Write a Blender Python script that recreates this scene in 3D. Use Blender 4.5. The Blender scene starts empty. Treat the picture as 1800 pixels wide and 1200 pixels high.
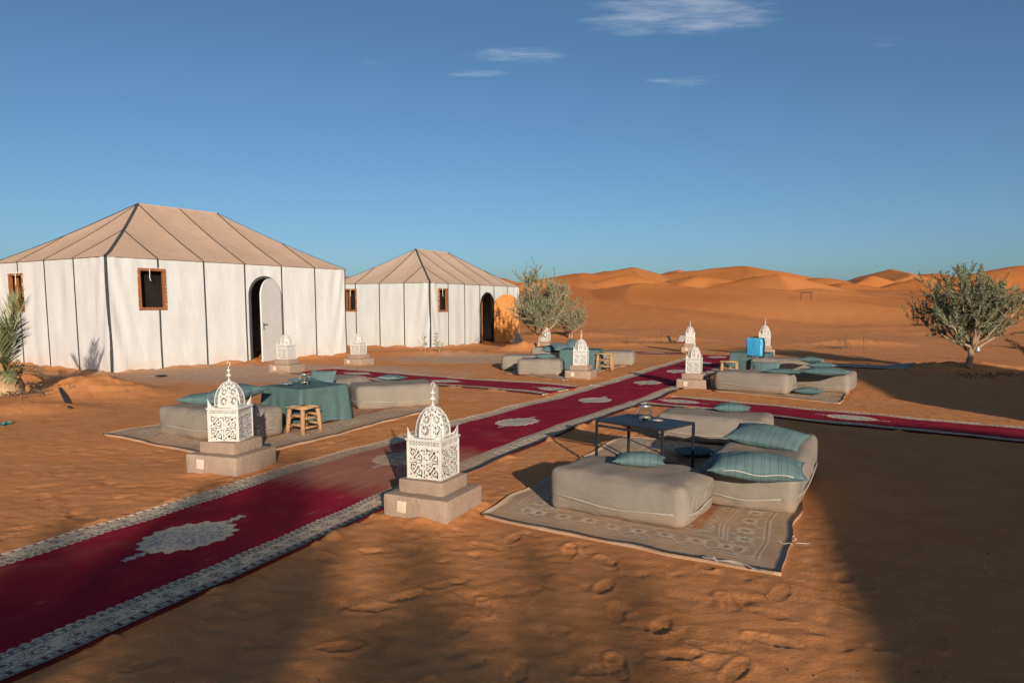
import bpy, math, random
import numpy as np
from mathutils import Vector, Matrix
R = math.radians
random.seed(7)
scene = bpy.context.scene
COL = scene.collection

# ------------------------------------------------------------------ camera
F, HZ, CH, TP = 1250.0, 535.0, 1.6, 0.105          # focal px (1800 wide), horizon row, eye height, tan(pitch)
PITCH = math.atan(TP)
PY = HZ + F * TP                                    # principal row (the photograph is cropped: lens shift)
cam = bpy.data.cameras.new('camera')
cam.sensor_width = 36.0
cam.lens = F / 1800 * 36
cam.shift_y = (PY - 600) / 1800
cam.clip_start, cam.clip_end = 0.05, 5000
camo = bpy.data.objects.new('camera', cam)
COL.objects.link(camo)
camo.location = (0, 0, CH)
camo.rotation_euler = (math.pi / 2 - PITCH, 0, 0)
scene.camera = camo

# ------------------------------------------------------------------ sky, sun, exposure
SUN_EL = R(14.5)
SUN_AZ = math.atan2(0.25, -0.968)                   # from +Y towards +X: the sun stands behind the camera, a little right
sd = Vector((math.sin(SUN_AZ) * math.cos(SUN_EL), math.cos(SUN_AZ) * math.cos(SUN_EL), math.sin(SUN_EL)))
world = bpy.data.worlds.new('World')
scene.world = world
world.use_nodes = True
sl = bpy.data.lights.new('sun', 'SUN')
sl.energy = 4.8
sl.angle = R(0.6)
sl.color = (1.0, 0.87, 0.72)
so = bpy.data.objects.new('sun', sl)
COL.objects.link(so)
so.rotation_euler = (-sd).to_track_quat('-Z', 'Y').to_euler()
vs = scene.view_settings
vs.view_transform = 'Standard'
vs.look = 'None'
vs.exposure = 0.38
vs.gamma = 1.0
vs.use_curve_mapping = False
SKY_STRENGTH = 0.108
SKY_TINT = (0.82, 0.84, 0.745)


def ray(x, y):
    a, b = (x - 900) / F, (PY - y) / F
    return np.array([a, math.cos(PITCH) + b * math.sin(PITCH), -math.sin(PITCH) + b * math.cos(PITCH)])


def G(x, y, z=0.0):
    r = ray(x, y)
    t = (z - CH) / r[2]
    return np.array([r[0] * t, r[1] * t])


# ------------------------------------------------------------------ node helpers
class S:
    """socket wrapper with arithmetic"""
    def __init__(s, nt, k): s.nt, s.k = nt, k
    def m(s, op, *a): return mth(s.nt, op, s, *a)
    def __add__(s, o): return s.m('ADD', o)
    def __radd__(s, o): return s.m('ADD', o)
    def __sub__(s, o): return s.m('SUBTRACT', o)
    def __rsub__(s, o): return mth(s.nt, 'SUBTRACT', o, s)
    def __mul__(s, o): return s.m('MULTIPLY', o)
    def __rmul__(s, o): return s.m('MULTIPLY', o)
    def __truediv__(s, o): return s.m('DIVIDE', o)
    def __lt__(s, o): return s.m('LESS_THAN', o)
    def __gt__(s, o): return s.m('GREATER_THAN', o)
    def abs(s): return s.m('ABSOLUTE')
    def sin(s): return s.m('SINE')
    def sqrt(s): return s.m('SQRT')
    def max(s, o): return s.m('MAXIMUM', o)
    def min(s, o): return s.m('MINIMUM', o)
    def mod(s, o): return s.m('FLOORED_MODULO', o)
    def clamp(s): return s.max(0.0).min(1.0)
    def smooth(s, a, b):
        n = s.nt.nodes.new('ShaderNodeMapRange'); n.interpolation_type = 'SMOOTHSTEP'
        n.inputs[1].default_value = a; n.inputs[2].default_value = b
        s.nt.links.new(s.k, n.inputs[0]); return S(s.nt, n.outputs[0])


def put(nt, inp, v):
    if isinstance(v, S): nt.links.new(v.k, inp)
    elif isinstance(v, bpy.types.NodeSocket): nt.links.new(v, inp)
    else:
        if isinstance(v, (tuple, list)) and len(v) == 3 and inp.type == 'RGBA': v = (*v, 1)
        inp.default_value = v


def mth(nt, op, *a):
    n = nt.nodes.new('ShaderNodeMath'); n.operation = op
    for i, v in enumerate(a): put(nt, n.inputs[i], v)
    return S(nt, n.outputs[0])


def mix(nt, f, a, b, mode='MIX'):
    n = nt.nodes.new('ShaderNodeMix'); n.data_type = 'RGBA'; n.blend_type = mode
    put(nt, n.inputs[0], f); put(nt, n.inputs[6], a); put(nt, n.inputs[7], b)
    return n.outputs[2]


def noise(nt, vec, scale, detail=3.0, rough=0.55, out=0):
    n = nt.nodes.new('ShaderNodeTexNoise'); n.inputs['Scale'].default_value = scale
    n.inputs['Detail'].default_value = detail; n.inputs['Roughness'].default_value = rough
    if vec is not None: put(nt, n.inputs['Vector'], vec)
    return S(nt, n.outputs[out])


def voro(nt, vec, scale, feature='F1', out='Distance'):
    n = nt.nodes.new('ShaderNodeTexVoronoi'); n.feature = feature; n.inputs['Scale'].default_value = scale
    if vec is not None: put(nt, n.inputs['Vector'], vec)
    return S(nt, n.outputs[out])


def mapv(nt, vec, scale=(1, 1, 1), loc=(0, 0, 0), rot=(0, 0, 0)):
    n = nt.nodes.new('ShaderNodeMapping'); put(nt, n.inputs[0], vec)
    n.inputs[1].default_value = loc; n.inputs[2].default_value = rot; n.inputs[3].default_value = scale
    return n.outputs[0]


def comb(nt, x, y, z=0.0):
    n = nt.nodes.new('ShaderNodeCombineXYZ')
    for i, v in enumerate((x, y, z)): put(nt, n.inputs[i], v)
    return n.outputs[0]


def sep(nt, v):
    n = nt.nodes.new('ShaderNodeSeparateXYZ'); put(nt, n.inputs[0], v)
    return [S(nt, o) for o in n.outputs]


def newmat(name, rough=0.85, spec=0.2):
    m = bpy.data.materials.new(name); m.use_nodes = True
    nt = m.node_tree; b = nt.nodes['Principled BSDF']
    b.inputs['Roughness'].default_value = rough
    b.inputs['Specular IOR Level'].default_value = spec
    return m, nt, b


def bump(nt, b, h, dist=0.01, strength=1.0):
    n = nt.nodes.new('ShaderNodeBump'); n.inputs['Distance'].default_value = dist
    n.inputs['Strength'].default_value = strength
    put(nt, n.inputs['Height'], h); nt.links.new(n.outputs[0], b.inputs['Normal'])


def objco(nt):
    return nt.nodes.new('ShaderNodeTexCoord').outputs['Object']


def wpos(nt):
    return nt.nodes.new('ShaderNodeNewGeometry').outputs['Position']


def uvco(nt):
    return nt.nodes.new('ShaderNodeTexCoord').outputs['UV']


def simple(name, c, c2=None, scale=6, rough=0.8, spec=0.2, bdist=0.0, bscale=60, metal=0.0, stretch=(1, 1, 1)):
    m, nt, b = newmat(name, rough, spec)
    o = mapv(nt, objco(nt), stretch)
    if c2: put(nt, b.inputs['Base Color'], mix(nt, noise(nt, o, scale, 5, 0.6).smooth(0.3, 0.7), c, c2))
    else: put(nt, b.inputs['Base Color'], c)
    b.inputs['Metallic'].default_value = metal
    if bdist: bump(nt, b, noise(nt, o, bscale, 4, 0.6), bdist)
    return m


# world shader: Nishita sky with a few thin cirrus streaks
nt = world.node_tree
bg = nt.nodes['Background']
sky = nt.nodes.new('ShaderNodeTexSky'); sky.sky_type = 'NISHITA'; sky.sun_disc = False
sky.sun_elevation = SUN_EL; sky.sun_rotation = SUN_AZ
sky.altitude = 700; sky.air_density = 0.8; sky.dust_density = 2.3; sky.ozone_density = 4.5
d = nt.nodes.new('ShaderNodeTexCoord').outputs['Generated']
dx, dy, dz = sep(nt, d)
zz = dz.max(0.02)
px, pyy = dx / zz, dy / zz
pl = comb(nt, px, pyy)
streak = noise(nt, mapv(nt, pl, (1.6, 5.5, 1), rot=(0, 0, 0.12)), 1.0, 9, 0.66)
wisp = noise(nt, mapv(nt, pl, (5, 11, 1), rot=(0, 0, -0.2)), 1.0, 8, 0.7)
cl = None
for (x, y, wx, wy, a) in ((1210, 30, 190, 42, 1.0), (900, 100, 110, 17, .9), (845, 130, 55, 9, .8), (1215, 138, 80, 22, .62),
                          (648, 110, 22, 8, .5), (1560, 78, 60, 12, .45), (1075, 102, 25, 7, .45), (1310, 105, 45, 8, .35)):
    r0 = ray(x, y); rx = ray(x + wx, y); ry = ray(x, y - wy)
    c = (r0[0] / r0[2], r0[1] / r0[2])
    ax = abs(rx[0] / rx[2] - c[0]); ay = abs(ry[1] / ry[2] - c[1])
    e = (((px - c[0]) / ax).m('POWER', 2.0) + ((pyy - c[1]) / ay).m('POWER', 2.0))
    g = (1.0 - e * 0.5).max(0.0) * a
    cl = g if cl is None else cl.max(g)
cov = (cl * 0.95 + (streak - .5) * 1.7 + (wisp - .5) * 1.1 - .42).smooth(0.0, 0.9) * cl.smooth(0.0, .6) * 0.5
tint = mix(nt, 1.0, sky.outputs[0], SKY_TINT, 'MULTIPLY')
up = dz.smooth(0.0, 0.5)
skyc = mix(nt, cov, tint, (4.6, 4.9, 5.3))
put(nt, bg.inputs[0], skyc)
bg.inputs[1].default_value = SKY_STRENGTH

# ------------------------------------------------------------------ numpy noise
_rs = np.random.RandomState(3)
_perm = _rs.permutation(4096)
_gx = np.cos(np.arange(4096) * 2.399963); _gy = np.sin(np.arange(4096) * 2.399963)


def perlin(x, y, seed=0):
    x = np.asarray(x, float); y = np.asarray(y, float)
    xi = np.floor(x).astype(np.int64); yi = np.floor(y).astype(np.int64)
    xf, yf = x - xi, y - yi
    u = xf * xf * xf * (xf * (xf * 6 - 15) + 10); v = yf * yf * yf * (yf * (yf * 6 - 15) + 10)
    def g(i, j, fx, fy):
        h = _perm[(_perm[(i + seed * 131) & 4095] + j) & 4095]
        return _gx[h] * fx + _gy[h] * fy
    a = g(xi, yi, xf, yf); b = g(xi + 1, yi, xf - 1, yf)
    c = g(xi, yi + 1, xf, yf - 1); e = g(xi + 1, yi + 1, xf - 1, yf - 1)
    return (a * (1 - u) + b * u) * (1 - v) + (c * (1 - u) + e * u) * v


def fbm(x, y, o=4, seed=0):
    s = 0; a = 1.0
    for k in range(o):
        s = s + a * perlin(x * 2 ** k, y * 2 ** k, seed + k); a *= 0.5
    return s


def sstep(x, a, b):
    t = np.clip((x - a) / (b - a), 0, 1)
    return t * t * (3 - 2 * t)


# ------------------------------------------------------------------ carpets: centre lines (world metres)
def main_center(t):
    n = np.array([.91, -.41]) / math.hypot(.91, .41); dr = np.array([-n[1], n[0]])
    c = np.interp(t, [-3, 6, 8, 11, 14, 19, 25], [-3.98, -3.98, -3.92, -3.62, -3.40, -3.2, -3.12])
    return n * c + dr * t


def line(a, b):
    a, b = np.array(a, float), np.array(b, float)
    return lambda t: a + (b - a) / np.linalg.norm(b - a) * t


def mid(p, q): return (G(*p) + G(*q)) / 2


xl0, xl1 = mid((580, 647), (580, 662)), mid((1016, 678), (964, 695))
xldir = (xl1 - xl0) / np.linalg.norm(xl1 - xl0)
xl0 = xl0 - xldir * 0.5
xr0, xr1 = mid((1168, 692), (1126, 713)), mid((1800, 755), (1800, 778))
xrdir = (xr1 - xr0) / np.linalg.norm(xr1 - xr0)
RUN = []      # (name, centre function, t0, t1, half width, label, material key, first medallion)
RUN.append(('runner_carpet', main_center, -2.0, 13.35, 0.86, 'wide crimson runner carpet nearest the camera, its border passing the front lantern plinth', 'run', 3.42))
RUN.append(('runner_carpet', main_center, 13.40, 22.9, 0.86, 'far half of the crimson main walkway carpet, between the two back lounge groups', 'run', 14.2))
RUN.append(('runner_carpet', line(xl0, xl1), 0.0, float(np.linalg.norm(xl1 - xl0)) - 0.02, 0.74, 'crimson runner carpet leading from the walkway towards the open white tent door', 'run', 1.4))
RUN.append(('runner_carpet', line(xr0, xr1), 0.1, float(np.linalg.norm(xr1 - xr0)) + 2.5, 0.61, 'narrow crimson runner carpet branching right behind the black metal table', 'run', 0.5))
fl0, fl1 = G(1200, 621), G(1100, 620.5)
RUN.append(('runner_carpet', line(fl0, fl1), 0.0, 2.3, 0.5, 'far crimson runner strip left of the farthest lanterns, before a sand mound', 'run', 0.9))
fr0, fr1 = G(1330, 634), G(1415, 640)
RUN.append(('runner_carpet', line(fr0, fr1), 0.0, float(np.linalg.norm(fr1 - fr0)), 0.5, 'short crimson runner strip behind the teal table with the blue suitcase', 'run', 5))
fb1 = G(1602, 650)
fr1b = fr1 + (fb1 - fr1) / np.linalg.norm(fb1 - fr1) * 0.05
RUN.append(('runner_carpet', line(fr1b, fb1), 0.0, float(np.linalg.norm(fb1 - fr1b)), 0.5, 'faded blue and grey runner carpet ending at the mound of the lone olive tree', 'blue', 5))


def carpet_mask(x, y):
    m = np.zeros_like(x)
    for (_, c, t0, t1, hw, *_r) in RUN:
        ts = np.linspace(t0, t1, max(2, int((t1 - t0) / 0.6)))
        pts = np.array([c(t) for t in ts])
        for a, b in zip(pts[:-1], pts[1:]):
            dv = b - a; L = np.dot(dv, dv)
            k = np.clip(((x - a[0]) * dv[0] + (y - a[1]) * dv[1]) / L, 0, 1)
            dd = np.hypot(x - a[0] - k * dv[0], y - a[1] - k * dv[1])
            m = np.maximum(m, 1 - sstep(dd, hw, hw + 0.12))
    for q in RUGQ:
        # quad: inside test by signed distances
        dmin = None
        for i in range(4):
            a, b = np.array(q[i]), np.array(q[(i + 1) % 4]); e = (b - a) / np.linalg.norm(b - a)
            s = e[0] * (y - a[1]) - e[1] * (x - a[0])
            dmin = s if dmin is None else np.minimum(dmin, s)
        m = np.maximum(m, sstep(dmin, -0.12, 0.0))
    return m


def ccw(q):
    a = sum(q[i][0] * q[(i + 1) % 4][1] - q[(i + 1) % 4][0] * q[i][1] for i in range(4))
    return q if a > 0 else q[::-1]


A1, B1 = G(843, 907), G(1374, 1012)
ldir = np.array([.435, .90]); ldir /= np.linalg.norm(ldir)
RUG1 = [tuple(A1), tuple(B1), tuple(B1 + ldir * 3.6), tuple(A1 + ldir * 3.6)]
a2, b2 = G(184, 765), G(420, 806)
d2 = G(795, 710) - G(500, 783)
d2 /= np.linalg.norm(d2)
RUG2 = [tuple(a2), tuple(b2), tuple(b2 + d2 * 4.1), tuple(a2 + d2 * 4.1)]
RUG3 = [tuple(G(886, 655)), tuple(G(990, 669)), tuple(G(1107, 641)), tuple(G(1000, 626))]
RUG4 = [tuple(G(1255, 688)), tuple(G(1478, 709)), tuple(G(1508, 662)), tuple(G(1330, 650))]
RUGQ = [ccw(q) for q in (RUG1, RUG2, RUG3, RUG4)]

# ------------------------------------------------------------------ terrain height
MOUNDS = []   # x, y, rx, ry, rot, height, roughness


def mound(pxy, rx, ry, h, rot=0.0, rough=0.3):
    p = G(*pxy); MOUNDS.append((p[0], p[1], rx, ry, rot, h, rough))


mound((165, 690), 1.35, .75, .30, -.3)              # by the palm pit
mound((60, 720), .9, .5, .12, 0)
mound((20, 668), 1.0, .5, .16, .2)
mound((768, 622), 2.0, .8, .16, 0)                   # seedling bed before the second tent
mound((925, 617), 1.1, .6, .30, 0)                   # heap by middle olive
mound((1005, 592), 2.6, 1.2, .25, 0)
mound((1690, 650), 1.9, .7, .20, -.15)               # bed of the lone olive
mound((1500, 607), 2.4, .9, .22, 0)
mound((1165, 598), 2.2, .8, .16, 0)
mound((1085, 606), 1.8, .7, .10, 0)
PITS = [(G(15, 690)[0] + .1, G(15, 690)[1], .75, .55, .24), (G(52, 682)[0], G(52, 682)[1] + .2, .5, .4, .16)]

DUNES = []    # cx, cy, A, [(nx, ny, slope)]
_rd = random.Random(11)


def dune(x, y, D, sl=(.20, .46), a0=None, flat=1.0):
    z = CH + (HZ - y) / F * D
    cx = (x - 900) / F * D
    a0 = _rd.uniform(0, 6.28) if a0 is None else a0
    fs = []
    for k in range(4):
        a = a0 + k * math.pi / 2 + _rd.uniform(-.35, .35)
        fs.append((math.cos(a), math.sin(a), _rd.uniform(*sl)))
    DUNES.append((cx, D, z, fs))


for (x, y, D, a0) in ((1184, 497, 70, .5), (1010, 503, 76, .8), (1300, 503, 84, .2), (1440, 507, 92, 1.0), (1357, 482, 135, .3), (1043, 481, 160, .6),
                      (1115, 471, 215, .4), (1195, 474.5, 225, .7), (1295, 468, 205, .55), 
                      (1490, 497, 150, .5), (1558, 473, 215, .35), (1650, 481, 240, .5), (1720, 486, 190, .2),
                      (1785, 469, 200, .6), (1860, 478, 230, .9), (1690, 508, 88, .7), (880, 489, 210, .6), (1240, 486, 150, .3), (965, 490, 140, .9), (1430, 488, 170, .8), (1525, 485, 175, .2), (1120, 484, 150, 1.1), (1610, 490, 150, .5), (800, 484, 260, .2), (700, 487, 230, .9), (615, 484, 190, .4),
                      (500, 488, 240, .8), (380, 484, 260, .1), (200, 487, 240, .5), (0, 488, 250, .9), (-200, 484, 240, .2), (2050, 476, 230, .4),
                      (2250, 480, 240, .7), (-450, 480, 260, .6), (930, 500, 140, .2)):
    dune(x, y, D, (.15, .30) if D < 100 else (.22, .44), a0=a0)


def H(x, y, dunes=True):
    x = np.asarray(x, float); y = np.asarray(y, float)
    plain = 0.040 * np.maximum(0, y - 36) * sstep(y, 30, 60)
    plain = np.where(y > 160, 0.04 * 124 + 0.0 * y, plain)
    z = plain + 0.035 * fbm(x / 3.1, y / 3.1, 2, 1) + sstep(np.hypot(x, y), 25, 70) * 0.5 * fbm(x / 14, y / 14, 3, 5)
    for (cx, cy, rx, ry, rot, h, rg) in MOUNDS:
        c, s = math.cos(rot), math.sin(rot)
        u = ((x - cx) * c + (y - cy) * s) / rx; v = (-(x - cx) * s + (y - cy) * c) / ry
        e = u * u + v * v
        near = e < 9
        z = z + np.where(near, h * np.exp(-e * 1.3) * (1 + rg * fbm(x / .25, y / .25, 3, 9)), 0)
    for (cx, cy, rx, ry, dp) in PITS:
        e = ((x - cx) / rx) ** 2 + ((y - cy) / ry) ** 2
        z = z - dp * np.exp(-e ** 2)
    if dunes:
        far = np.hypot(x, y) > 36
        if np.any(far):
            wx = x + 9 * fbm(x / 45, y / 45, 2, 21); wy = y + 9 * fbm(x / 45 + 7, y / 45 + 3, 2, 22)
            dz = np.full_like(z, -50.0)
            for (cx, cy, A, fs) in DUNES:
                q = None
                for (nx, ny, s) in fs:
                    e = s * ((wx - cx) * nx + (wy - cy) * ny)
                    q = e if q is None else np.maximum(q, e)
                q = np.maximum(q, 0)
                rr = np.hypot(wx - cx, wy - cy)
                zz = A - np.sqrt(q * q + .12) + .35 - 0.0 * rr
                dz = np.maximum(dz, zz)
            k = 0.6                                    # smooth maximum with the plain
            hh = np.clip(0.5 + 0.5 * (dz - z) / k, 0, 1)
            sm = z * (1 - hh) + dz * hh + k * hh * (1 - hh)
            z = np.where(far, z + (sm - z) * sstep(np.hypot(x, y), 36, 50), z)
    return z


def h1(x, y): return float(H(np.array([float(x)]), np.array([float(y)]))[0])


def GH(x, y):
    d_ = ray(x, y); t = np.concatenate([np.linspace(2, 60, 1200), np.linspace(60.1, 400, 2400)])
    X, Y, Z = d_[0] * t, d_[1] * t, CH + d_[2] * t
    hz = H(X, Y); i = int(np.argmax(Z < hz))
    return np.array([X[i], Y[i], hz[i]])


TENTBOX = []
for pxy, u_, L_, W_ in (((197, 656), (.535, .845), 7.5, 5.68), ((757, 613), (.46, .888), 7.14, 4.52)):
    c = G(*pxy); a_ = math.atan2(u_[1], u_[0]); TENTBOX.append((c[0] + L_ / 2 * math.cos(a_) - W_ / 2 * math.sin(a_), c[1] + L_ / 2 * math.sin(a_) + W_ / 2 * math.cos(a_), a_, L_ / 2, W_ / 2))
PLBOX = []
for pxy, sc2 in (((763, 898), .93), ((409, 823), .98), ((505, 653), 1.0), ((631, 641), .95), ((1021, 664), .95), ((1219, 681), .95), ((1212, 618), .95)):
    c = G(*pxy); PLBOX.append((c[0], c[1], math.atan2(-.42, .907) + .05, .3 * sc2, .3 * sc2))


def boxd(x, y, bx):
    c, s = math.cos(bx[2]), math.sin(bx[2])
    u = np.abs((x - bx[0]) * c + (y - bx[1]) * s) - bx[3]; v = np.abs(-(x - bx[0]) * s + (y - bx[1]) * c) - bx[4]
    return np.hypot(np.maximum(u, 0), np.maximum(v, 0)) + np.minimum(np.maximum(u, v), 0)


def drift(x, y):
    """sand blown against tent hems, plinths and over carpet edges"""
    z = np.zeros_like(x)
    n1 = fbm(x / .5, y / .5, 3, 101); n2 = fbm(x / .16, y / .16, 2, 102)
    for bx in TENTBOX: z += .075 * np.exp(-(np.maximum(boxd(x, y, bx), 0) / .22) ** 2) * np.clip(.6 + n1 + .4 * n2, 0, 2)
    for bx in PLBOX: z += .040 * np.exp(-(np.maximum(boxd(x, y, bx), 0) / .085) ** 2) * np.clip(.45 + n1 + .5 * n2, 0, 2)
    best = np.full_like(x, 9.0)
    for (_, c, t0, t1, hw, *_r) in RUN:
        ts = np.linspace(t0, t1, max(2, int((t1 - t0) / .6))); pts = np.array([c(t) for t in ts])
        for a, b in zip(pts[:-1], pts[1:]):
            dv = b - a; k = np.clip(((x - a[0]) * dv[0] + (y - a[1]) * dv[1]) / np.dot(dv, dv), 0, 1)
            best = np.minimum(best, np.hypot(x - a[0] - k * dv[0], y - a[1] - k * dv[1]) - hw)
    z += .055 * np.exp(-((best - .03) / .075) ** 2) * np.clip(n1 * 1.5 + n2 * .5 - .12, 0, 1)
    return z


# footprints and scuffs: a small height map, sampled on the sheet
FX0, FY0, FS, FNX, FNY = -15.0, 0.8, 0.02, 1500, 1300
fmap = np.zeros((FNY, FNX))
rs = np.random.RandomState(5)


def stamp(cx, cy, ang, L, W, dep, kind):
    r = L * 1.1
    i0, i1 = int((cx - r - FX0) / FS), int((cx + r - FX0) / FS) + 1
    j0, j1 = int((cy - r - FY0) / FS), int((cy + r - FY0) / FS) + 1
    if i0 < 0 or j0 < 0 or i1 >= FNX or j1 >= FNY: return
    X, Y = np.meshgrid(FX0 + np.arange(i0, i1) * FS - cx, FY0 + np.arange(j0, j1) * FS - cy)
    c, s = math.cos(ang), math.sin(ang)
    u = (X * c + Y * s) / (L / 2); v = (-X * s + Y * c) / (W / 2 * (1 + .18 * u))
    e = np.sqrt(u * u + v * v)
    if kind == 0:      # shoe print: flat pit, rim, deeper heel and toe
        z = -dep * (1 - sstep(e, .84, 1.02)) * (0.75 + .25 * np.cos(u * 5)) + dep * .55 * np.exp(-((e - 1.13) / .12) ** 2) * (1 + .5 * u)
    else:              # soft old dent with a lip on one side
        z = -dep * np.exp(-e ** 2 * 1.4) + dep * .8 * np.exp(-((u - .9) ** 2 * 5 + v * v * 1.4))
    fmap[j0:j1, i0:i1] += z


for k in range(15000):
    y = 1.2 + 24 * rs.rand() ** 1.5; x = rs.uniform(-14, 14)
    a = rs.uniform(0, 6.28)
    if rs.rand() < .20: stamp(x, y, a, .26 * rs.uniform(.85, 1.1), .095, rs.uniform(.005, .012), 0)
    else: stamp(x, y, a, rs.uniform(.08, .20), rs.uniform(.05, .11), rs.uniform(.002, .008), 1)


def fsample(x, y):
    i = (x - FX0) / FS; j = (y - FY0) / FS
    ok = (i > 1) & (i < FNX - 2) & (j > 1) & (j < FNY - 2)
    i = np.clip(i, 1, FNX - 3); j = np.clip(j, 1, FNY - 3)
    ii, jj = i.astype(int), j.astype(int); fi, fj = i - ii, j - jj
    v = (fmap[jj, ii] * (1 - fi) + fmap[jj, ii + 1] * fi) * (1 - fj) + (fmap[jj + 1, ii] * (1 - fi) + fmap[jj + 1, ii + 1] * fi) * fj
    return np.where(ok, v, 0)


def hard_mask(x, y):
    """firm trodden ground, pale and smooth: before the tents and out to the right"""
    a = np.exp(-(((x + 5.5) / 5.5) ** 2 + ((y - 16.5) / 3.0) ** 2))
    b = np.exp(-(((x + 0.5) / 4.0) ** 2 + ((y - 21.0) / 2.2) ** 2))
    c = .04 * sstep(x - 0.30 * y, .6, 1.6) * (1 - sstep(y, 16, 20))
    return np.clip(np.maximum(np.maximum(a, b), c), 0, 1)


# ------------------------------------------------------------------ mesh helpers
class MB:
    def __init__(s): s.v, s.f, s.uv = [], [], None
    def add(s, vs, fs):
        n = len(s.v); s.v += [tuple(p) for p in vs]; s.f += [tuple(i + n for i in f) for f in fs]; return s
    def box(s, c, d, M=None):
        x, y, z = d[0] / 2, d[1] / 2, d[2] / 2
        P = [Vector((sx * x, sy * y, sz * z)) for sz in (-1, 1) for sy in (-1, 1) for sx in (-1, 1)]
        if M is not None: P = [M @ p for p in P]
        c = Vector(c)
        return s.add([p + c for p in P], [(0, 2, 3, 1), (4, 5, 7, 6), (0, 1, 5, 4), (2, 6, 7, 3), (0, 4, 6, 2), (1, 3, 7, 5)])
    def bar(s, a, b, w, h=None):
        a, b = Vector(a), Vector(b); h = h or w
        q = (b - a).to_track_quat('Z', 'Y').to_matrix()
        return s.box((a + b) / 2, (w, h, (b - a).length), q)
    def tube(s, pts, rad, n=8, cap=True):
        pts = [Vector(p) for p in pts]
        if not hasattr(rad, '__len__'): rad = [rad] * len(pts)
        vs, fs = [], []; prev = None
        for i, p in enumerate(pts):
            t = (pts[min(i + 1, len(pts) - 1)] - pts[max(i - 1, 0)]).normalized()
            if prev is None: u = t.orthogonal().normalized()
            else: u = (prev - t * prev.dot(t)).normalized()
            prev = u; w = t.cross(u)
            for k in range(n):
                a = 2 * math.pi * k / n; vs.append(p + (u * math.cos(a) + w * math.sin(a)) * rad[i])
        for i in range(len(pts) - 1):
            for k in range(n):
                a, b = i * n + k, i * n + (k + 1) % n; fs.append((a, b, b + n, a + n))
        if cap: fs += [tuple(range(n - 1, -1, -1)), tuple(range((len(pts) - 1) * n, len(pts) * n))]
        return s.add(vs, fs)
    def lathe(s, prof, n=24, c=(0, 0, 0)):
        vs, fs = [], []
        for (r, z) in prof:
            for k in range(n):
                a = 2 * math.pi * k / n; vs.append((c[0] + r * math.cos(a), c[1] + r * math.sin(a), c[2] + z))
        for i in range(len(prof) - 1):
            for k in range(n):
                a, b = i * n + k, i * n + (k + 1) % n; fs.append((a, b, b + n, a + n))
        return s.add(vs, fs)
    def grid(s, fn, nu, nv, keep=None, uv=None):
        n0 = len(s.v)
        vs = [fn(i / nu, j / nv) for j in range(nv + 1) for i in range(nu + 1)]
        fs = []
        for j in range(nv):
            for i in range(nu):
                if keep is None or keep((i + .5) / nu, (j + .5) / nv):
                    a = j * (nu + 1) + i; fs.append((a, a + 1, a + nu + 2, a + nu + 1))
        s.add(vs, fs)
        if uv is not None:
            s.uv = (s.uv or []) + [uv(i / nu, j / nv) for j in range(nv + 1) for i in range(nu + 1)]
        return s
    def mesh(s, name, smooth=False):
        me = bpy.data.meshes.new(name); me.from_pydata(s.v, [], s.f)
        if s.uv:
            l = me.uv_layers.new(name='UVMap'); li = np.zeros(len(me.loops), np.int32); me.loops.foreach_get('vertex_index', li)
            l.data.foreach_set('uv', np.array(s.uv, float)[li].ravel())
        if smooth: me.polygons.foreach_set('use_smooth', [True] * len(me.polygons))
        me.validate(); me.update()
        return me
    def build(s, name, mat, parent=None, smooth=False, loc=None, rot=None):
        return link(s.mesh(name, smooth), name, mat, parent, loc, rot)


def link(me, name, mat, parent=None, loc=None, rot=None):
    if mat is not None and not me.materials: me.materials.append(mat)
    o = bpy.data.objects.new(name, me); COL.objects.link(o)
    if parent is not None: o.parent = parent
    if loc is not None: o.location = loc
    if rot is not None: o.rotation_euler = rot
    return o


def empty(name, loc, rz=0.0, sc=1.0):
    o = bpy.data.objects.new(name, None); COL.objects.link(o)
    o.location = loc; o.rotation_euler = (0, 0, rz); o.scale = (sc, sc, sc); o.empty_display_size = .1
    return o


def tag(o, label, cat, group=None):
    o['label'] = label; o['category'] = cat
    if group: o['group'] = group
    return o


KIDS = {}


def copy_tree(o, parent=None):
    c = o.copy(); COL.objects.link(c); c.parent = parent
    for ch in [k for k in ALLKIDS(o)]: copy_tree(ch, c)
    return c


def ALLKIDS(o): return list(o.children)


def bevel(o, w, seg=2):
    m = o.modifiers.new('bevel', 'BEVEL'); m.width = w; m.segments = seg; m.limit_method = 'ANGLE'
    return o


# ------------------------------------------------------------------ materials
# sand
m_sand, nt, b = newmat('sand', 0.95, 0.08)
P = wpos(nt)
x_, y_, z_ = sep(nt, P)
big = noise(nt, P, 0.35, 4, .6); med = noise(nt, P, 2.2, 5, .6); fine = noise(nt, P, 38, 4, .7)
att = nt.nodes.new('ShaderNodeAttribute'); att.attribute_name = 'firm'
firm = (S(nt, att.outputs['Fac']) * 1.25 + med * 0.9 - 0.75).smooth(0.1, 0.75)
sand = mix(nt, med.smooth(.3, .7), (.53, .192, .060), (.61, .240, .084))
sand = mix(nt, fine.smooth(.35, .75) * .45, sand, (.60, .31, .135))
sand = mix(nt, noise(nt, P, 130, 3, .8).smooth(.5, .75) * .35, sand, (.30, .12, .045))
sand = mix(nt, noise(nt, P, 9, 4, .7).smooth(.62, .8) * .35, sand, (.33, .14, .055))
pale = mix(nt, noise(nt, P, 5.0, 5, .7).smooth(.35, .7), (.43, .275, .175), (.50, .365, .265))
sand = mix(nt, firm * .85, sand, pale)
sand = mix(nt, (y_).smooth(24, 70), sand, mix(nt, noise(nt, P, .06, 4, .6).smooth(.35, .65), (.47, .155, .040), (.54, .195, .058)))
put(nt, b.inputs['Base Color'], sand)
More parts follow.
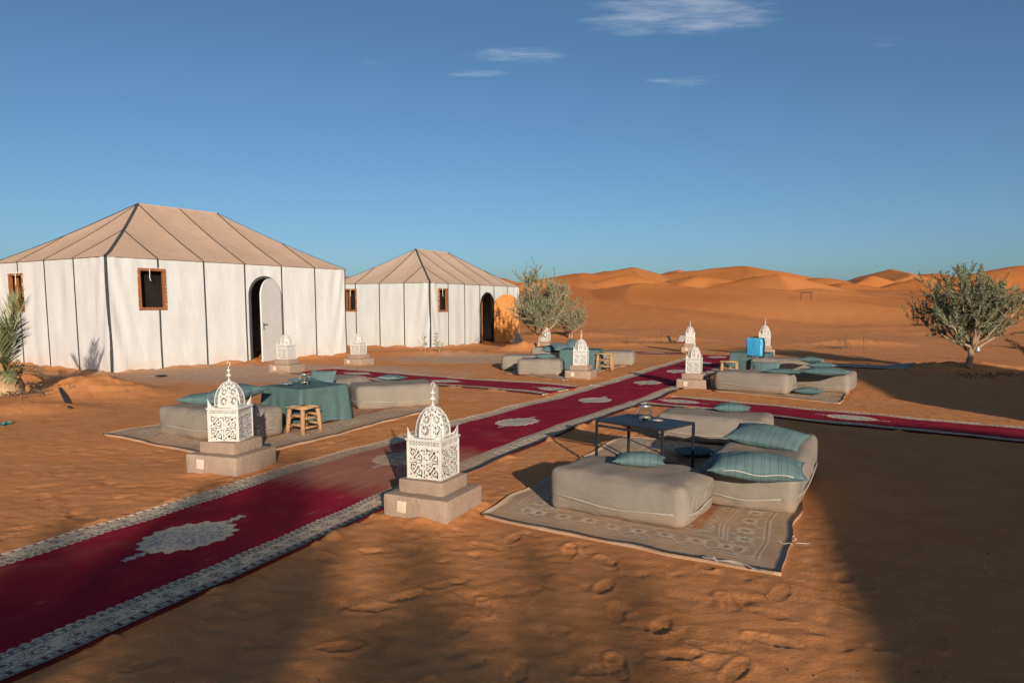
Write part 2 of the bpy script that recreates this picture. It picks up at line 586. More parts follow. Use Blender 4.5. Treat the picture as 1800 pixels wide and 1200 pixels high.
hgt = noise(nt, P, 14, 6, .7) * 0.30 + noise(nt, P, 48, 6, .8) * 0.55 + noise(nt, P, 4.5, 3, .5) * 0.45
bump(nt, b, hgt * (1.0 - firm * .5), 0.022, 0.9)

# canvas of the tents
def canvas(name, c1, c2, stain=0.0):
    m, nt, b = newmat(name, 0.9, 0.1)
    o = objco(nt); ox, oy, oz = sep(nt, o)
    c = mix(nt, noise(nt, o, 1.3, 5, .6).smooth(.3, .7), c1, c2)
    if stain:
        low = (1.0 - oz / 0.5).clamp() * noise(nt, o, 3.0, 5, .65).smooth(.3, .7)
        c = mix(nt, low * stain, c, (.50, .30, .17))
        st = noise(nt, mapv(nt, o, (7, 7, .35)), 1.0, 4, .6).smooth(.55, .8)
        c = mix(nt, st * .04, c, (.40, .36, .30))
    else:
        st = noise(nt, mapv(nt, o, (2.2, 6, 6)), 1.0, 5, .65).smooth(.5, .8)
        c = mix(nt, st * .25, c, (.36, .22, .15))
    put(nt, b.inputs['Base Color'], c)
    bump(nt, b, noise(nt, mapv(nt, o, (3, 3, .8)), 1.6, 4, .55) * 1.0 + noise(nt, o, 60, 2, .5) * .03, 0.05, 0.28)
    return m


m_wall = canvas('tent_canvas', (.495, .49, .475), (.53, .525, .505), .5)
m_wall2 = canvas('tent_canvas_cool', (.465, .475, .455), (.50, .505, .48), .35)
m_roof = canvas('roof_canvas', (.43, .29, .205), (.47, .32, .23))
m_roof2 = canvas('roof_canvas_light', (.44, .31, .225), (.48, .34, .25))
m_seam = simple('seam_tape', (.035, .042, .042), (.06, .065, .06), 9, .8)
m_wood = simple('window_wood', (.20, .072, .03), (.28, .11, .045), 9, .55, .3, .002, 40, stretch=(1, 1, .15))
m_leafdoor = simple('door_paint', (.54, .52, .49), (.58, .56, .53), 3, .6, .25, .003, 8)
m_orange = simple('door_ochre', (.40, .15, .036), (.48, .20, .052), 3, .7, .2, .004, 9)
m_dark = simple('interior_shade_and_frame', (.010, .008, .007), (.018, .013, .010), 2, .9)  # near-black colour for painted interior shade behind windows, and one door frame
m_curtain = simple('curtain_rust', (.55, .17, .05), (.40, .10, .03), 4, .85)
m_white, nt, b = newmat('lantern_paint', .5, .3)
o = objco(nt); ox, oy, oz = sep(nt, o)
c = mix(nt, noise(nt, o, 14, 5, .6).smooth(.3, .7), (.57, .545, .50), (.50, .475, .43))
c = mix(nt, noise(nt, o, 55, 4, .7).smooth(.66, .74) * .75, c, (.30, .17, .09))
c = mix(nt, (1.0 - oz / .10).clamp() * noise(nt, o, 12, 4, .6).smooth(.35, .7) * .6, c, (.46, .30, .19))
put(nt, b.inputs['Base Color'], c); bump(nt, b, noise(nt, o, 30, 4, .6), .0015)
m_grey = simple('lantern_zinc', (.34, .34, .33), (.44, .43, .41), 12, .55, .4, .001, 40)
m_black = simple('black_metal', (.014, .017, .021), (.024, .028, .033), 7, .5, .3)
m_cord = simple('tie_cord', (.66, .61, .52), None)
m_card = simple('switch_plate', (.56, .45, .34), (.50, .40, .30), 9, .5, .3)
m_plinth, nt, b = newmat('plinth_render', .95, .08)
o = objco(nt)
c = mix(nt, noise(nt, o, 3.5, 5, .65).smooth(.3, .7), (.27, .188, .138), (.335, .245, .182))
c = mix(nt, noise(nt, o, 26, 4, .7).smooth(.6, .78) * .6, c, (.44, .36, .29))
put(nt, b.inputs['Base Color'], c)
bump(nt, b, noise(nt, o, 26, 5, .7) + noise(nt, o, 5, 3, .5), .012, .8)

# woven pouf cloth
def woven(name, c1, c2, c3):
    m, nt, b = newmat(name, .95, .08)
    o = objco(nt); ox, oy, oz = sep(nt, o)
    wv = (((ox + oy + oz) * 400.0).sin() * ((ox - oy * .9 - oz) * 400.0).sin())
    c = mix(nt, noise(nt, o, 2.4, 5, .6).smooth(.3, .7), c1, c2)
    c = mix(nt, wv.smooth(-.1, .5) * .45, c, c3)
    c = mix(nt, (1.0 - oz / .14).clamp() * noise(nt, o, 6, 4, .6).smooth(.35, .65) * .55, c, (.46, .28, .16))
    put(nt, b.inputs['Base Color'], c)
    bump(nt, b, wv * .10 + noise(nt, mapv(nt, o, (1, 1, 2.2), rot=(.5, .3, .4)), 5, 4, .55) + voro(nt, mapv(nt, o, (2, 3, 4), rot=(.4, .2, .9)), 1.6, 'SMOOTH_F1') * .7, .03, .7)
    return m


m_pouf = woven('pouf_cloth', (.255, .212, .17), (.295, .248, .20), (.16, .133, .105))
m_pipe = simple('pouf_piping', (.33, .285, .235), (.27, .23, .185), 20, .9)


def teal(name, c1, c2, stripes=True):
    m, nt, b = newmat(name, .9, .12)
    o = objco(nt); ox, oy, oz = sep(nt, o)
    c = mix(nt, noise(nt, o, 5, 5, .6).smooth(.3, .7), c1, c2)
    th = noise(nt, mapv(nt, o, (6, 260, 40)), 1.0, 2, .5)
    c = mix(nt, th.smooth(.4, .8) * .35, c, tuple(v * 1.5 for v in c1))
    if stripes:
        s1 = (ox.mod(.058) - .029).abs() < .0020
        s2 = ((ox + .011).mod(.116) - .058).abs() < .0016
        c = mix(nt, s1.max(s2) * .8, c, (.030, .055, .062))
    put(nt, b.inputs['Base Color'], c)
    bump(nt, b, th * .25 + noise(nt, o, 9, 3, .5), .012, .6)
    return m


m_teal = teal('teal_stripe', (.085, .135, .137), (.105, .16, .16))
m_tealc = teal('teal_cloth', (.062, .108, .105), (.078, .13, .125), False)
m_zip = simple('zipper', (.42, .40, .35), None)
m_stoolwood = simple('stool_wood', (.29, .16, .075), (.37, .215, .11), 9, .7, .2, .004, 25, stretch=(1, 1, .2))
m_rush = simple('woven_rush', (.36, .21, .09), (.50, .32, .15), 40, .9, .1, .004, 80)
m_bark = simple('bark', (.25, .165, .105), (.36, .26, .18), 9, .9, .1, .01, 30, stretch=(1, 1, .3))
m_twig = simple('twig', (.30, .21, .14), (.38, .28, .20), 9, .9)
m_drytwig = simple('dry_twig', (.10, .065, .04), (.16, .10, .06), 9, .9)
m_burlap = simple('palm_fibre', (.44, .29, .165), (.30, .18, .09), 14, .95, .1, .02, 28, stretch=(1, 1, .5))


def leafmat(name, a, b_, c_):
    m, nt, b = newmat(name, .6, .25)
    at = nt.nodes.new('ShaderNodeAttribute'); at.attribute_name = 'tone'
    t = S(nt, at.outputs['Fac'])
    c = mix(nt, t.smooth(.0, .55), a, b_); c = mix(nt, t.smooth(.6, 1.0), c, c_)
    put(nt, b.inputs['Base Color'], c)
    return m


m_olive = leafmat('olive_leaf', (.088, .108, .048), (.165, .185, .100), (.31, .29, .20))
m_olive2 = leafmat('olive_leaf_dry', (.120, .132, .066), (.225, .228, .135), (.42, .35, .26))
m_palm = leafmat('palm_leaflet', (.085, .115, .045), (.150, .175, .080), (.33, .27, .14))
m_blue = simple('suitcase_shell', (.045, .30, .52), (.055, .34, .56), 4, .35, .5)
m_rubber = simple('black_rubber', (.02, .02, .024), None, rough=.6)
m_tealrag = simple('rag', (.03, .16, .17), (.05, .22, .22), 12, .9)
m_glass, nt, b = newmat('jar_glass', .04, .5)
b.inputs['Transmission Weight'].default_value = 1.0
b.inputs['IOR'].default_value = 1.25
put(nt, b.inputs['Base Color'], (.90, .96, .95))
m_wax = simple('candle_wax', (.68, .62, .50), (.45, .25, .10), 20, .6)
m_plate = simple('metal_dish', (.30, .33, .33), (.42, .44, .43), 8, .35, .5, metal=.6)


def rugshade(name, kind, half_w, length, med0=0.0):
    m, nt, b = newmat(name, .97, .05)
    u, v, _ = sep(nt, uvco(nt))
    uv3 = comb(nt, u, v)
    nz = noise(nt, uv3, 3.0, 5, .65); nf = noise(nt, uv3, 60, 3, .6)
    jig = (noise(nt, uv3, 30, 2, .5) - .5) * .012
    cream, ink, tan = (.61, .465, .31), (.11, .10, .10), (.44, .31, .20)
    if kind in ('run', 'blue'):
        k = half_w / .86
        e = (half_w - v.abs()) / k + jig * .5
        vor = voro(nt, comb(nt, u, e), 27); vor2 = voro(nt, comb(nt, u, e), 60)
        bord = mix(nt, (vor < .30) * .6, cream, tan)
        bord = mix(nt, ((vor < .50) * (vor > .40)) * .8, bord, ink)
        bord = mix(nt, (vor2 < .24) * .6, bord, ink)
        # big rosettes along the main stripe
        cu = u.mod(.17) - .085
        rr = ((cu * cu) + (e - .135).m('POWER', 2.0) * 1.3).sqrt() + (u * 52.0).sin() * .006
        bord = mix(nt, (rr < .040) * ((rr > .030).max(vor2 < .3)) * .75, bord, ink)
        bord = mix(nt, (rr < .014) * .9, bord, ink)
        gu = (u.mod(.075) - .0375).abs()
        g1 = (e - .045).abs() < .018
        bord = mix(nt, g1 * (gu < .012) * .9, bord, (.20, .03, .035))
        g2 = (e - .225).abs() < .014
        bord = mix(nt, g2 * ((u.mod(.05) - .025).abs() < .011) * .8, bord, (.09, .10, .13))
        for ln in (.022, .068, .205, .245):
            bord = mix(nt, ((e - ln).abs() < .005) * .75, bord, ink)
        bord = mix(nt, (e < .010), bord, (.085, .016, .018))
        red = mix(nt, nz.smooth(.3, .7), (.215, .009, .020), (.27, .014, .028)) if kind == 'run' else mix(nt, noise(nt, uv3, 14, 4, .7).smooth(.35, .65), (.15, .20, .25), (.38, .37, .34))
        red = mix(nt, nf.smooth(.4, .8) * .25, red, (.30, .045, .05))
        scal = ((u * (math.pi / .055)).sin().abs()) * .022
        f = (e > (.252 + scal))
        col = mix(nt, f, bord, red)
        if kind == 'run':
            cu = (u - med0 + 1.32).mod(2.65) - 1.32
            ang = (v / k).m('ARCTAN2', cu)
            rr = ((cu / .33).m('POWER', 2.0) + (v / k / .275).m('POWER', 2.0)).sqrt() + ((ang * 16.0).sin() * .05) + (noise(nt, uv3, 26, 2, .5) - .5) * .22
            pend = ((v / k).abs() < (.028 + (cu * 95).sin() * .012)) * (cu.abs() < .50)
            mm = (rr < 1.0).max(pend)
            fl = voro(nt, uv3, 40); fl2 = voro(nt, uv3, 75)
            mc = mix(nt, (fl < .36), (.48, .42, .34), cream)
            mc = mix(nt, ((fl > .50)) * .55, mc, (.17, .17, .17))
            mc = mix(nt, (fl2 < .18) * .4, mc, (.20, .09, .08))
            mc = mix(nt, (rr > .80) * (rr < 1.0) * .75, mc, cream)
            col = mix(nt, mm, col, mc)
            # sand trodden into the pile
            st = noise(nt, mapv(nt, uv3, (2.2, 14, 1), rot=(0, 0, .5)), 1.0, 6, .7)
            zone = (u.smooth(4.3, 5.2) * (1.0 - u.smooth(6.2, 7.4))) * (1.0 if med0 == 3.42 else 0.0)
            dust = (zone * .75 + st * .75 - .62 + nz * .25).smooth(.05, .75) * .62
            dust = dust.max((st * nz).smooth(.30, .48) * .35)
            col = mix(nt, dust, col, (.40, .225, .125))
        col = mix(nt, (noise(nt, uv3, 1.1, 4, .6)).smooth(.55, .85) * .25, col, (.40, .24, .14))
    else:
        eu = (length / 2 - (u - length / 2).abs()); ev = half_w - v.abs()
        e = eu.min(ev) + jig
        along = mix(nt, 0.0, (0, 0, 0), (0, 0, 0))
        ca = u.mod(.20) - .10; cb = v.mod(.20) - .10
        horiz = eu < ev                                  # end borders run across
        a_ = horiz * cb + (1.0 - horiz) * ca
        bb = e - .30
        star = (a_.abs().max(bb.abs()) < .052).max((a_.abs() + bb.abs()) < .074)
        inner = (a_.abs() + bb.abs()) < .036
        base = mix(nt, nz.smooth(.3, .7), (.315, .205, .125), (.395, .28, .185))
        col = mix(nt, star * .85, base, (.55, .45, .34))
        col = mix(nt, inner * .9, col, (.22, .13, .09))
        tri = ((a_ + .20).mod(.20) - .10).abs() + bb.abs() * .8
        col = mix(nt, ((tri < .085) * (tri > .068)) * .8, col, (.52, .44, .36))
        for ln, wd in ((.155, .010), (.185, .006), (.415, .006), (.445, .010), (.475, .005)):
            col = mix(nt, ((e - ln).abs() < wd) * .75, col, (.52, .45, .37))
        zig = ((a_ * 48.0).sin() * .018 + .53 - e).abs() < .010
        col = mix(nt, zig * .8, col, (.53, .46, .38))
        col = mix(nt, ((e - .165).abs() < .006) * .7, col, (.17, .10, .075))
        fld = mix(nt, nz.smooth(.35, .65), (.25, .055, .03), (.33, .15, .085))
        medl = voro(nt, uv3, 7)
        fld = mix(nt, (medl < .22) * .6, fld, (.50, .41, .32))
        col = mix(nt, e > .58, col, fld)
        col = mix(nt, (e < .06) * .8, col, mix(nt, nf.smooth(.3, .7), (.40, .31, .23), (.47, .37, .28)))
        col = mix(nt, noise(nt, uv3, 2.3, 5, .7).smooth(.30, .70) * .8, col, (.43, .255, .145))
    put(nt, b.inputs['Base Color'], col)
    bump(nt, b, nf * .3 + nz, .012, .7)
    return m


# ------------------------------------------------------------------ ground: one sheet out past the dunes
def build_ground():
    rr = [1.2]
    while rr[-1] < 10: rr.append(rr[-1] * 1.0042)
    while rr[-1] < 32: rr.append(rr[-1] * 1.0065)
    while rr[-1] < 420: rr.append(rr[-1] * 1.0125)
    while rr[-1] < 2500: rr.append(rr[-1] * 1.08)
    rr = np.array(rr)
    ang = np.concatenate([np.radians(np.arange(-44, 44.001, .13)), np.radians(np.arange(48, 316, 4))])
    na, nr = len(ang), len(rr)
    AA, RR = np.meshgrid(ang, rr)
    X, Y = (RR * np.sin(AA)).ravel(), (RR * np.cos(AA)).ravel()
    Z = H(X, Y)
    D = np.hypot(X, Y)
    near = (D < 40) & (np.abs(AA.ravel()) < 0.80)
    cm = np.zeros_like(X); cm[near] = carpet_mask(X[near], Y[near])
    hm = hard_mask(X, Y)
    k = (1 - cm) * (1 - .82 * hm)
    det = fsample(X, Y) + .0045 * perlin(X / .26, Y / .19, 31) + .006 * perlin(X / .11, Y / .09, 33) + .007 * perlin(X / .9, Y / .7, 35)
    Z = Z + np.where(D < 45, det * k * (1 - sstep(D, 24, 42)), 0)
    # wind ripples and trampled texture out on the plain
    Z = Z + sstep(D, 20, 40) * .035 * perlin(X / .8, Y / 1.1, 41) + sstep(D, 40, 90) * .06 * fbm(X / 3.5, Y / 5, 2, 43)
    Z = Z - cm * .004
    nd = (D < 36) & (np.abs(AA.ravel()) < 0.80)
    Z[nd] += drift(X[nd], Y[nd])
    V = np.stack([X, Y, Z], 1)
    zc = float(H(np.array([0.0]), np.array([0.0]))[0])
    V = np.vstack([V, [[0, 0, zc]]])
    i = np.arange(nr - 1)[:, None]; j = np.arange(na)[None, :]; jn = (j + 1) % na
    Q = np.stack([i * na + j, i * na + jn, (i + 1) * na + jn, (i + 1) * na + j], -1).reshape(-1, 4)[:, ::-1]
    T = np.stack([np.full(na, nr * na), np.arange(na), (np.arange(na) + 1) % na], 1)[:, ::-1]
    me = bpy.data.meshes.new('ground')
    me.vertices.add(len(V)); me.vertices.foreach_set('co', V.ravel())
    nl = Q.size + T.size
    me.loops.add(nl); me.loops.foreach_set('vertex_index', np.concatenate([Q.ravel(), T.ravel()]).astype(np.int32))
    me.polygons.add(len(Q) + len(T))
    st = np.concatenate([np.arange(len(Q)) * 4, Q.size + np.arange(len(T)) * 3]).astype(np.int32)
    me.polygons.foreach_set('loop_start', st)
    me.update(calc_edges=True)
    me.polygons.foreach_set('use_smooth', np.ones(len(me.polygons), bool))
    a = me.attributes.new('firm', 'FLOAT', 'POINT'); a.data.foreach_set('value', np.append(hm, 0).astype(np.float32))
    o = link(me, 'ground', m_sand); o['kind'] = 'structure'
    return o


build_ground()

# ------------------------------------------------------------------ carpets
def sheet(name, fn, nu, nv, uvf, mat, thick=.010):
    """cloth sheet lying on the sand; fn(u,v) -> x,y ; closed edge skirt gives it thickness"""
    us = np.linspace(0, 1, nu + 1); vv = np.linspace(0, 1, nv + 1)
    pts = np.array([[fn(a, c) for a in us] for c in vv])
    Z = H(pts[..., 0], pts[..., 1]) + .020 + .011 * perlin(pts[..., 0] / .55, pts[..., 1] / .45, 51) + .004 * perlin(pts[..., 0] / .15, pts[..., 1] / .15, 52)
    mb = MB()
    mb.grid(lambda a, c: (*pts[int(round(c * nv)), int(round(a * nu))], Z[int(round(c * nv)), int(round(a * nu))]), nu, nv, uv=uvf)
    # skirt
    ring = [(i, 0) for i in range(nu + 1)] + [(nu, j) for j in range(1, nv + 1)] + [(i, nv) for i in range(nu - 1, -1, -1)] + [(0, j) for j in range(nv - 1, 0, -1)]
    n0 = len(mb.v)
    for (i, j) in ring:
        mb.v.append((*pts[j, i], Z[j, i] - .03)); mb.uv.append(uvf(i / nu, j / nv))
    for k in range(len(ring)):
        a, c = ring[k], ring[(k + 1) % len(ring)]
        mb.f.append((a[1] * (nu + 1) + a[0], c[1] * (nu + 1) + c[0], n0 + (k + 1) % len(ring), n0 + k))
    return mb.build(name, mat, None, True)


for k, (nm, cf, t0, t1, hw, lab, key, med) in enumerate(RUN):
    n = max(6, int((t1 - t0) / .09))

    def fn(a, c, cf=cf, t0=t0, t1=t1, hw=hw, k=k):
        t = t0 + (t1 - t0) * a
        p = cf(t); q = cf(t + .05); dr = (q - p) / np.linalg.norm(q - p); nn = np.array([dr[1], -dr[0]])
        w = hw * (c * 2 - 1)
        wob = .085 * float(perlin(np.array(t / .85), np.array(k * 7.7 + .3 + (2.2 if c > .5 else 0)), 61)) * abs(c * 2 - 1)
        return p + nn * (w + wob)
    o = sheet(nm, fn, n, 20, lambda a, c, t0=t0, t1=t1, hw=hw: (t0 + (t1 - t0) * a, hw * (c * 2 - 1)), rugshade('runner_%s_%d' % (key, k), key, hw, t1 - t0, med))
    tag(o, lab, 'carpet', 'runner carpets laid as walkways')


def rug(q, lab, grp='patterned rugs under the lounge groups'):
    q = [np.array(p) for p in q]
    L = np.linalg.norm(q[3] - q[0]); W = np.linalg.norm(q[1] - q[0])

    def fn(a, c):
        p = (q[0] * (1 - c) + q[1] * c) * (1 - a) + (q[3] * (1 - c) + q[2] * c) * a
        e = .05 * np.array([float(perlin(np.array(p[0] / .4), np.array(p[1] / .4), 71)), float(perlin(np.array(p[0] / .4), np.array(p[1] / .4), 72))])
        return p + e
    o = sheet('rug', fn, max(10, int(L / .06)), max(10, int(W / .06)), lambda a, c: (a * L, (c - .5) * W), rugshade('rug_pattern', 'rug', W / 2, L))
    return tag(o, lab, 'rug', grp)


rug1 = rug(RUG1, 'worn tan rug with star border and torn front edge under the nearest poufs')
rug(RUG2, 'faded tan rug under the teal table beside the white lantern on the left')
rug(RUG3, 'pale rug under the lounge group in front of the olive tree')
rug(RUG4, 'pale striped rug under the lounge group with the blue suitcase')

mb = MB(); fa, fb = G(1236, 983), G(1338, 1006)
def flap(u, v):
    p = fa + (fb - fa) * u; q = np.array([-.06, -.045]) * v * (.5 + .5 * math.sin(u * 7 + .6))
    return (p[0] + q[0] * .4, p[1] + q[1] - .01, h1(*p) + .024 + .035 * math.sin(v * 2.4) * (.35 + .65 * math.sin(u * 3.0) ** 2) * (1.6 if u < .25 else .6))
mb.grid(flap, 24, 6); mb.build('torn_flap', m_pipe, rug1, True)['label'] = 'torn pale underside curling up at the rug front'
# loose threads at the torn corner of the near rug
mb = MB()
c0 = G(1395, 960)
rt = random.Random(4)
for k in range(4):
    p = Vector((c0[0] + rt.uniform(-.05, .05), c0[1] + rt.uniform(-.06, .06), 0)); pts = []
    a = rt.uniform(0, 6.28)
    for s in range(7):
        pts.append((p.x, p.y, h1(p.x, p.y) + .022 + .012 * rt.random()))
        a += rt.uniform(-.9, .9); p += Vector((math.cos(a), math.sin(a), 0)) * .016
    mb.tube(pts, .0015, 4)
tag(mb.build('loose_threads', m_cord), 'pale tangle of frayed threads at the right corner of the nearest rug', 'threads')

# ------------------------------------------------------------------ tents
def tent(loc, rz, Lp, Wp, ev, rd, door, wins, label, mats, door_ang, door_mat, detail=True, seed=0, curtain=False):
    """local x along the long front, y into the depth; front wall faces -y, end wall faces -x"""
    mw, mr = mats
    L, W = 6 * Lp, 4 * Wp
    root = empty('canvas_tent', loc, rz)
    tag(root, label, 'tent', 'white walled canvas tents')
    ov = .035
    rng = random.Random(seed)

    def slope(side, a, t, off=0.0):
        """point on a roof slope: a along the eave, t 0..1 from eave to ridge line"""
        n_ = W / 2 if side in (0, 2) else 2 * Lp
        z = ev + (rd - ev) * t - .075 * math.sin(math.pi * min(t, 1)) * (rd - ev) / 1.7 * .8 + off
        inw = -ov + t * (n_ + ov)
        if side == 0: return (a, inw, z)
        if side == 2: return (L - a, W - inw, z)
        if side == 1: return (inw, a, z)
        return (L - inw, W - a, z)

    def tmax(side, a):
        e = (L if side in (0, 2) else W); h = 2 * Lp if side in (0, 2) else 2 * Wp
        return max(0.0, min(1, a / h, (e - a) / h))

    def wallpt(side, a, z, off=0.0):
        pw = Lp if side in (0, 2) else Wp
        fr = (a / pw) % 1.0
        amp = math.sin(math.pi * fr) ** .7 if 0 < fr < 1 else 0
        g = .040 * float(perlin(np.array(a * 2.1 + side * 9), np.array(z * .55 + seed * 5), 81)) + .018 * float(perlin(np.array(a * 6 + z * 1.6), np.array(z * .9 + side * 4), 83))
        edge = min(1, (ev - z) / .25 + .15)
        e_len = L if side in (0, 2) else W
        pull = 0.0
        dc = min(a, e_len - a)
        if dc < 1.0: pull = .045 * math.sin((dc * 15 + z * 3.2)) * math.exp(-dc * 3.2) * min(1, dc * 8) * min(1, z)
        o_ = off - (g * amp * edge + pull)
        if side == 0: return (a, o_ * 1.0, z) if False else (a, -off + g * amp * edge + pull, z)
        if side == 2: return (L - a, W + off - g * amp * edge - pull, z)
        if side == 1: return (-off + g * amp * edge + pull, a, z)
        return (L + off - g * amp * edge - pull, W - a, z)

    def holes_at(side, a):
        hs = []
        for (sd_, ac, hw_, z0, z1) in wins:
            if sd_ == side and abs(a - ac) < hw_ - 1e-6: hs.append((z0, z1))
        if side == 0 and door:
            ac, hw_, hh = door
            if abs(a - ac) < hw_ - 1e-6: hs.append((-.1, hh - hw_ + math.sqrt(max(0, hw_ ** 2 - (a - ac) ** 2))))
        return hs

    for side in range(4):
        pw = Lp if side in (0, 2) else Wp; n = 6 if side in (0, 2) else 4
        for i in range(n):
            a0, a1 = i * pw, (i + 1) * pw
            cuts = set(np.linspace(a0, a1, 17 if detail else 5))
            for (sd_, ac, hw_, z0, z1) in wins:
                if sd_ == side:
                    for c in (ac - hw_, ac + hw_):
                        if a0 < c < a1: cuts.add(c)
            if side == 0 and door:
                for q in np.linspace(-1, 1, 25):
                    c = door[0] + door[1] * math.sin(q * math.pi / 2)
                    if a0 < c < a1: cuts.add(c)
            cuts = sorted(cuts)
            mb = MB()
            for c0_, c1_ in zip(cuts[:-1], cuts[1:]):
                if c1_ - c0_ < 1e-6: continue
                cm_ = (c0_ + c1_) / 2; hs = sorted(holes_at(side, cm_))
                segs, zb = [], -.12
                for (z0, z1) in hs:
                    if z0 > zb: segs.append((zb, z0, zb, z0))
                    zb = z1
                segs.append((zb, ev, zb, ev))
                arch = side == 0 and door and abs(cm_ - door[0]) < door[1]
                for (b0, t0_, _, _) in segs:
                    bl = br = b0
                    if arch and b0 > 0.5 and abs(b0 - (door[2] - door[1] + math.sqrt(max(0, door[1] ** 2 - (cm_ - door[0]) ** 2)))) < 1e-6:
                        f_ = lambda c: door[2] - door[1] + math.sqrt(max(0, door[1] ** 2 - (c - door[0]) ** 2))
                        bl, br = f_(c0_), f_(c1_)
                    nz = 14 if detail else 3
                    mb.grid(lambda u_, w_: wallpt(side, c0_ + (c1_ - c0_) * u_, (bl + (br - bl) * u_) * (1 - w_) + t0_ * w_), 1, nz)
            # weld columns
            me = mb.mesh('wall_panel', True)
            import bmesh
            bm = bmesh.new(); bm.from_mesh(me); bmesh.ops.remove_doubles(bm, verts=bm.verts, dist=1e-4); bm.to_mesh(me); bm.free()
            link(me, 'wall_panel', mw, root)
            mb = MB()
            nu, nv = (8, 12) if detail else (2, 4)
            mb.grid(lambda u_, w_: slope(side, a0 + (a1 - a0) * u_, w_ * tmax(side, a0 + (a1 - a0) * u_),
                                         -.035 * math.sin(math.pi * u_) * math.sin(math.pi * min(1, w_ * 1.0)) if tmax(side, (a0 + a1) / 2) > .6 else 0), nu, nv)
            mb.build('roof_panel', mr, root, True)
            # seam tape at the panel's start edge (skip corners)
            if i > 0:
                tm = tmax(side, a0)
                mb = MB()
                pts = [slope(side, a0, tm * q / 10, .010) for q in range(11)]
                for p, q in zip(pts[:-1], pts[1:]):
                    ax = Vector((1, 0, 0)) if side in (0, 2) else Vector((0, 1, 0))
                    w_ = ax * .021; P_, Q_ = Vector(p), Vector(q)
                    mb.add([P_ - w_, P_ + w_, Q_ + w_, Q_ - w_], [(0, 1, 2, 3)])
                mb.build('roof_seam', m_seam, root)
                zs = [(-.1, ev)]
                for (sd_, ac, hw_, z0, z1) in wins:
                    if sd_ == side and abs(a0 - ac) < hw_ + .03: zs = [(-.1, z0 - .03), (z1 + .03, ev)]
                mb = MB()
                for (z0, z1) in zs:
                    mb = MB()
                    lean = rng.uniform(-.012, .012)
                    mb.grid(lambda u_, w_: wallpt(side, a0 + (u_ - .5) * .046 + lean * math.sin(3 * w_), z0 + (z1 - z0) * w_, .012), 1, 8)
                    mb.build('wall_seam', m_seam, root)
    # corner tapes and hips
    for (cx, cy, sx, sy) in ((0, 0, 1, 1), (L, 0, -1, 1), (0, W, 1, -1), (L, W, -1, -1)):
        mb = MB()
        for z0, z1 in zip(np.linspace(-.1, ev, 9)[:-1], np.linspace(-.1, ev, 9)[1:]):
            j0 = .012 * math.sin(z0 * 2.3 + cx); j1 = .012 * math.sin(z1 * 2.3 + cx)
            P = [(cx - sx * .014, cy + sy * .035), (cx - sx * .014, cy - sy * .014), (cx + sx * .03, cy - sy * .014)]
            mb.add([(x + j0, y, z0) for x, y in P] + [(x + j1, y, z1) for x, y in P], [(0, 1, 4, 3), (1, 2, 5, 4)])
        mb.build('corner_tape', m_seam, root)
        mb = MB()
        pts = []
        for q in range(13):
            t = q / 12; p = slope(0, 2 * Lp * t, t, .012)
            x, y = p[0], p[1]
            if t == 0: x, y = -ov, -ov
            x = x if sx > 0 else L - x; y = y if sy > 0 else W - y
            pts.append((x, y, p[2]))
        for p, q in zip(pts[:-1], pts[1:]):
            w_ = Vector((sx, -sy, 0)).normalized() * .034; P_, Q_ = Vector(p), Vector(q)
            u3 = Vector((0, 0, .012))
            mb.add([P_ - w_, P_ + u3, P_ + w_, Q_ + w_, Q_ + u3, Q_ - w_], [(0, 1, 4, 5), (1, 2, 3, 4)])
        mb.build('hip_tape', m_seam, root)
    mb = MB(); mb.tube([(2 * Lp - .02, W / 2, rd + .004), (L - 2 * Lp + .02, W / 2, rd + .004)], .018, 6); mb.build('ridge', mr, root)
    # windows
    for (sd_, ac, hw_, z0, z1) in wins:
        win = MB(); fw = .062
        def wp(a, off, z):
            if sd_ == 0: return (a, -off, z)
            if sd_ == 1: return (-off, a, z)
            if sd_ == 2: return (L - a, W + off, z)
            return (L + off, W - a, z)
        def bar(a0, a1, zz0, zz1, o0, o1):
            P = [wp(a, o_, z) for z in (zz0, zz1) for o_ in (o0, o1) for a in (a0, a1)]
            win.add(P, [(0, 1, 3, 2), (4, 6, 7, 5), (0, 4, 5, 1), (2, 3, 7, 6), (0, 2, 6, 4), (1, 5, 7, 3)])
        bar(ac - hw_ - .03, ac - hw_ + fw - .03, z0 - .03, z1 + .03, -.05, .035); bar(ac + hw_ - fw + .03, ac + hw_ + .03, z0 - .03, z1 + .03, -.05, .035)
        bar(ac - hw_ + fw - .03, ac + hw_ - fw + .03, z1 - fw + .03, z1 + .03, -.048, .033); bar(ac - hw_ + fw - .03, ac + hw_ - fw + .03, z0 - .03, z0 + fw - .03, -.048, .033)
        wo = win.build('window_frame', m_wood, root)
        # black sheet added behind the opening to stand for the shaded tent interior
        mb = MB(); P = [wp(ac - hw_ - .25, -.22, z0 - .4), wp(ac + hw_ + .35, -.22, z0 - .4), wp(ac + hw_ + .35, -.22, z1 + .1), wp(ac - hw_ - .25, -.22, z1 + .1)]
        mb.add(P, [(0, 1, 2, 3)]); mb.build('interior_shade_sheet', m_dark, wo)
        # casement ajar behind the frame and the frayed fabric edge with a hanging tie
        mb = MB(); s = -1 if sd_ == 1 else 1
        for k in range(26):
            q = rng.random(); e_ = rng.choice((0, 0, 1, 2))
            if e_ == 0: a_, z_ = ac - hw_ + 2 * hw_ * q, z1 + .035
            else: a_, z_ = ac + (hw_ + .035) * (1 if e_ == 1 else -1), z0 + (z1 - z0) * q
            d_ = rng.uniform(-.02, .02)
            mb.tube([wp(a_, .03, z_), wp(a_ + d_, .045, z_ + .012), wp(a_ + d_ * 2, .03, z_ + rng.uniform(-.02, .03))], .006, 4)
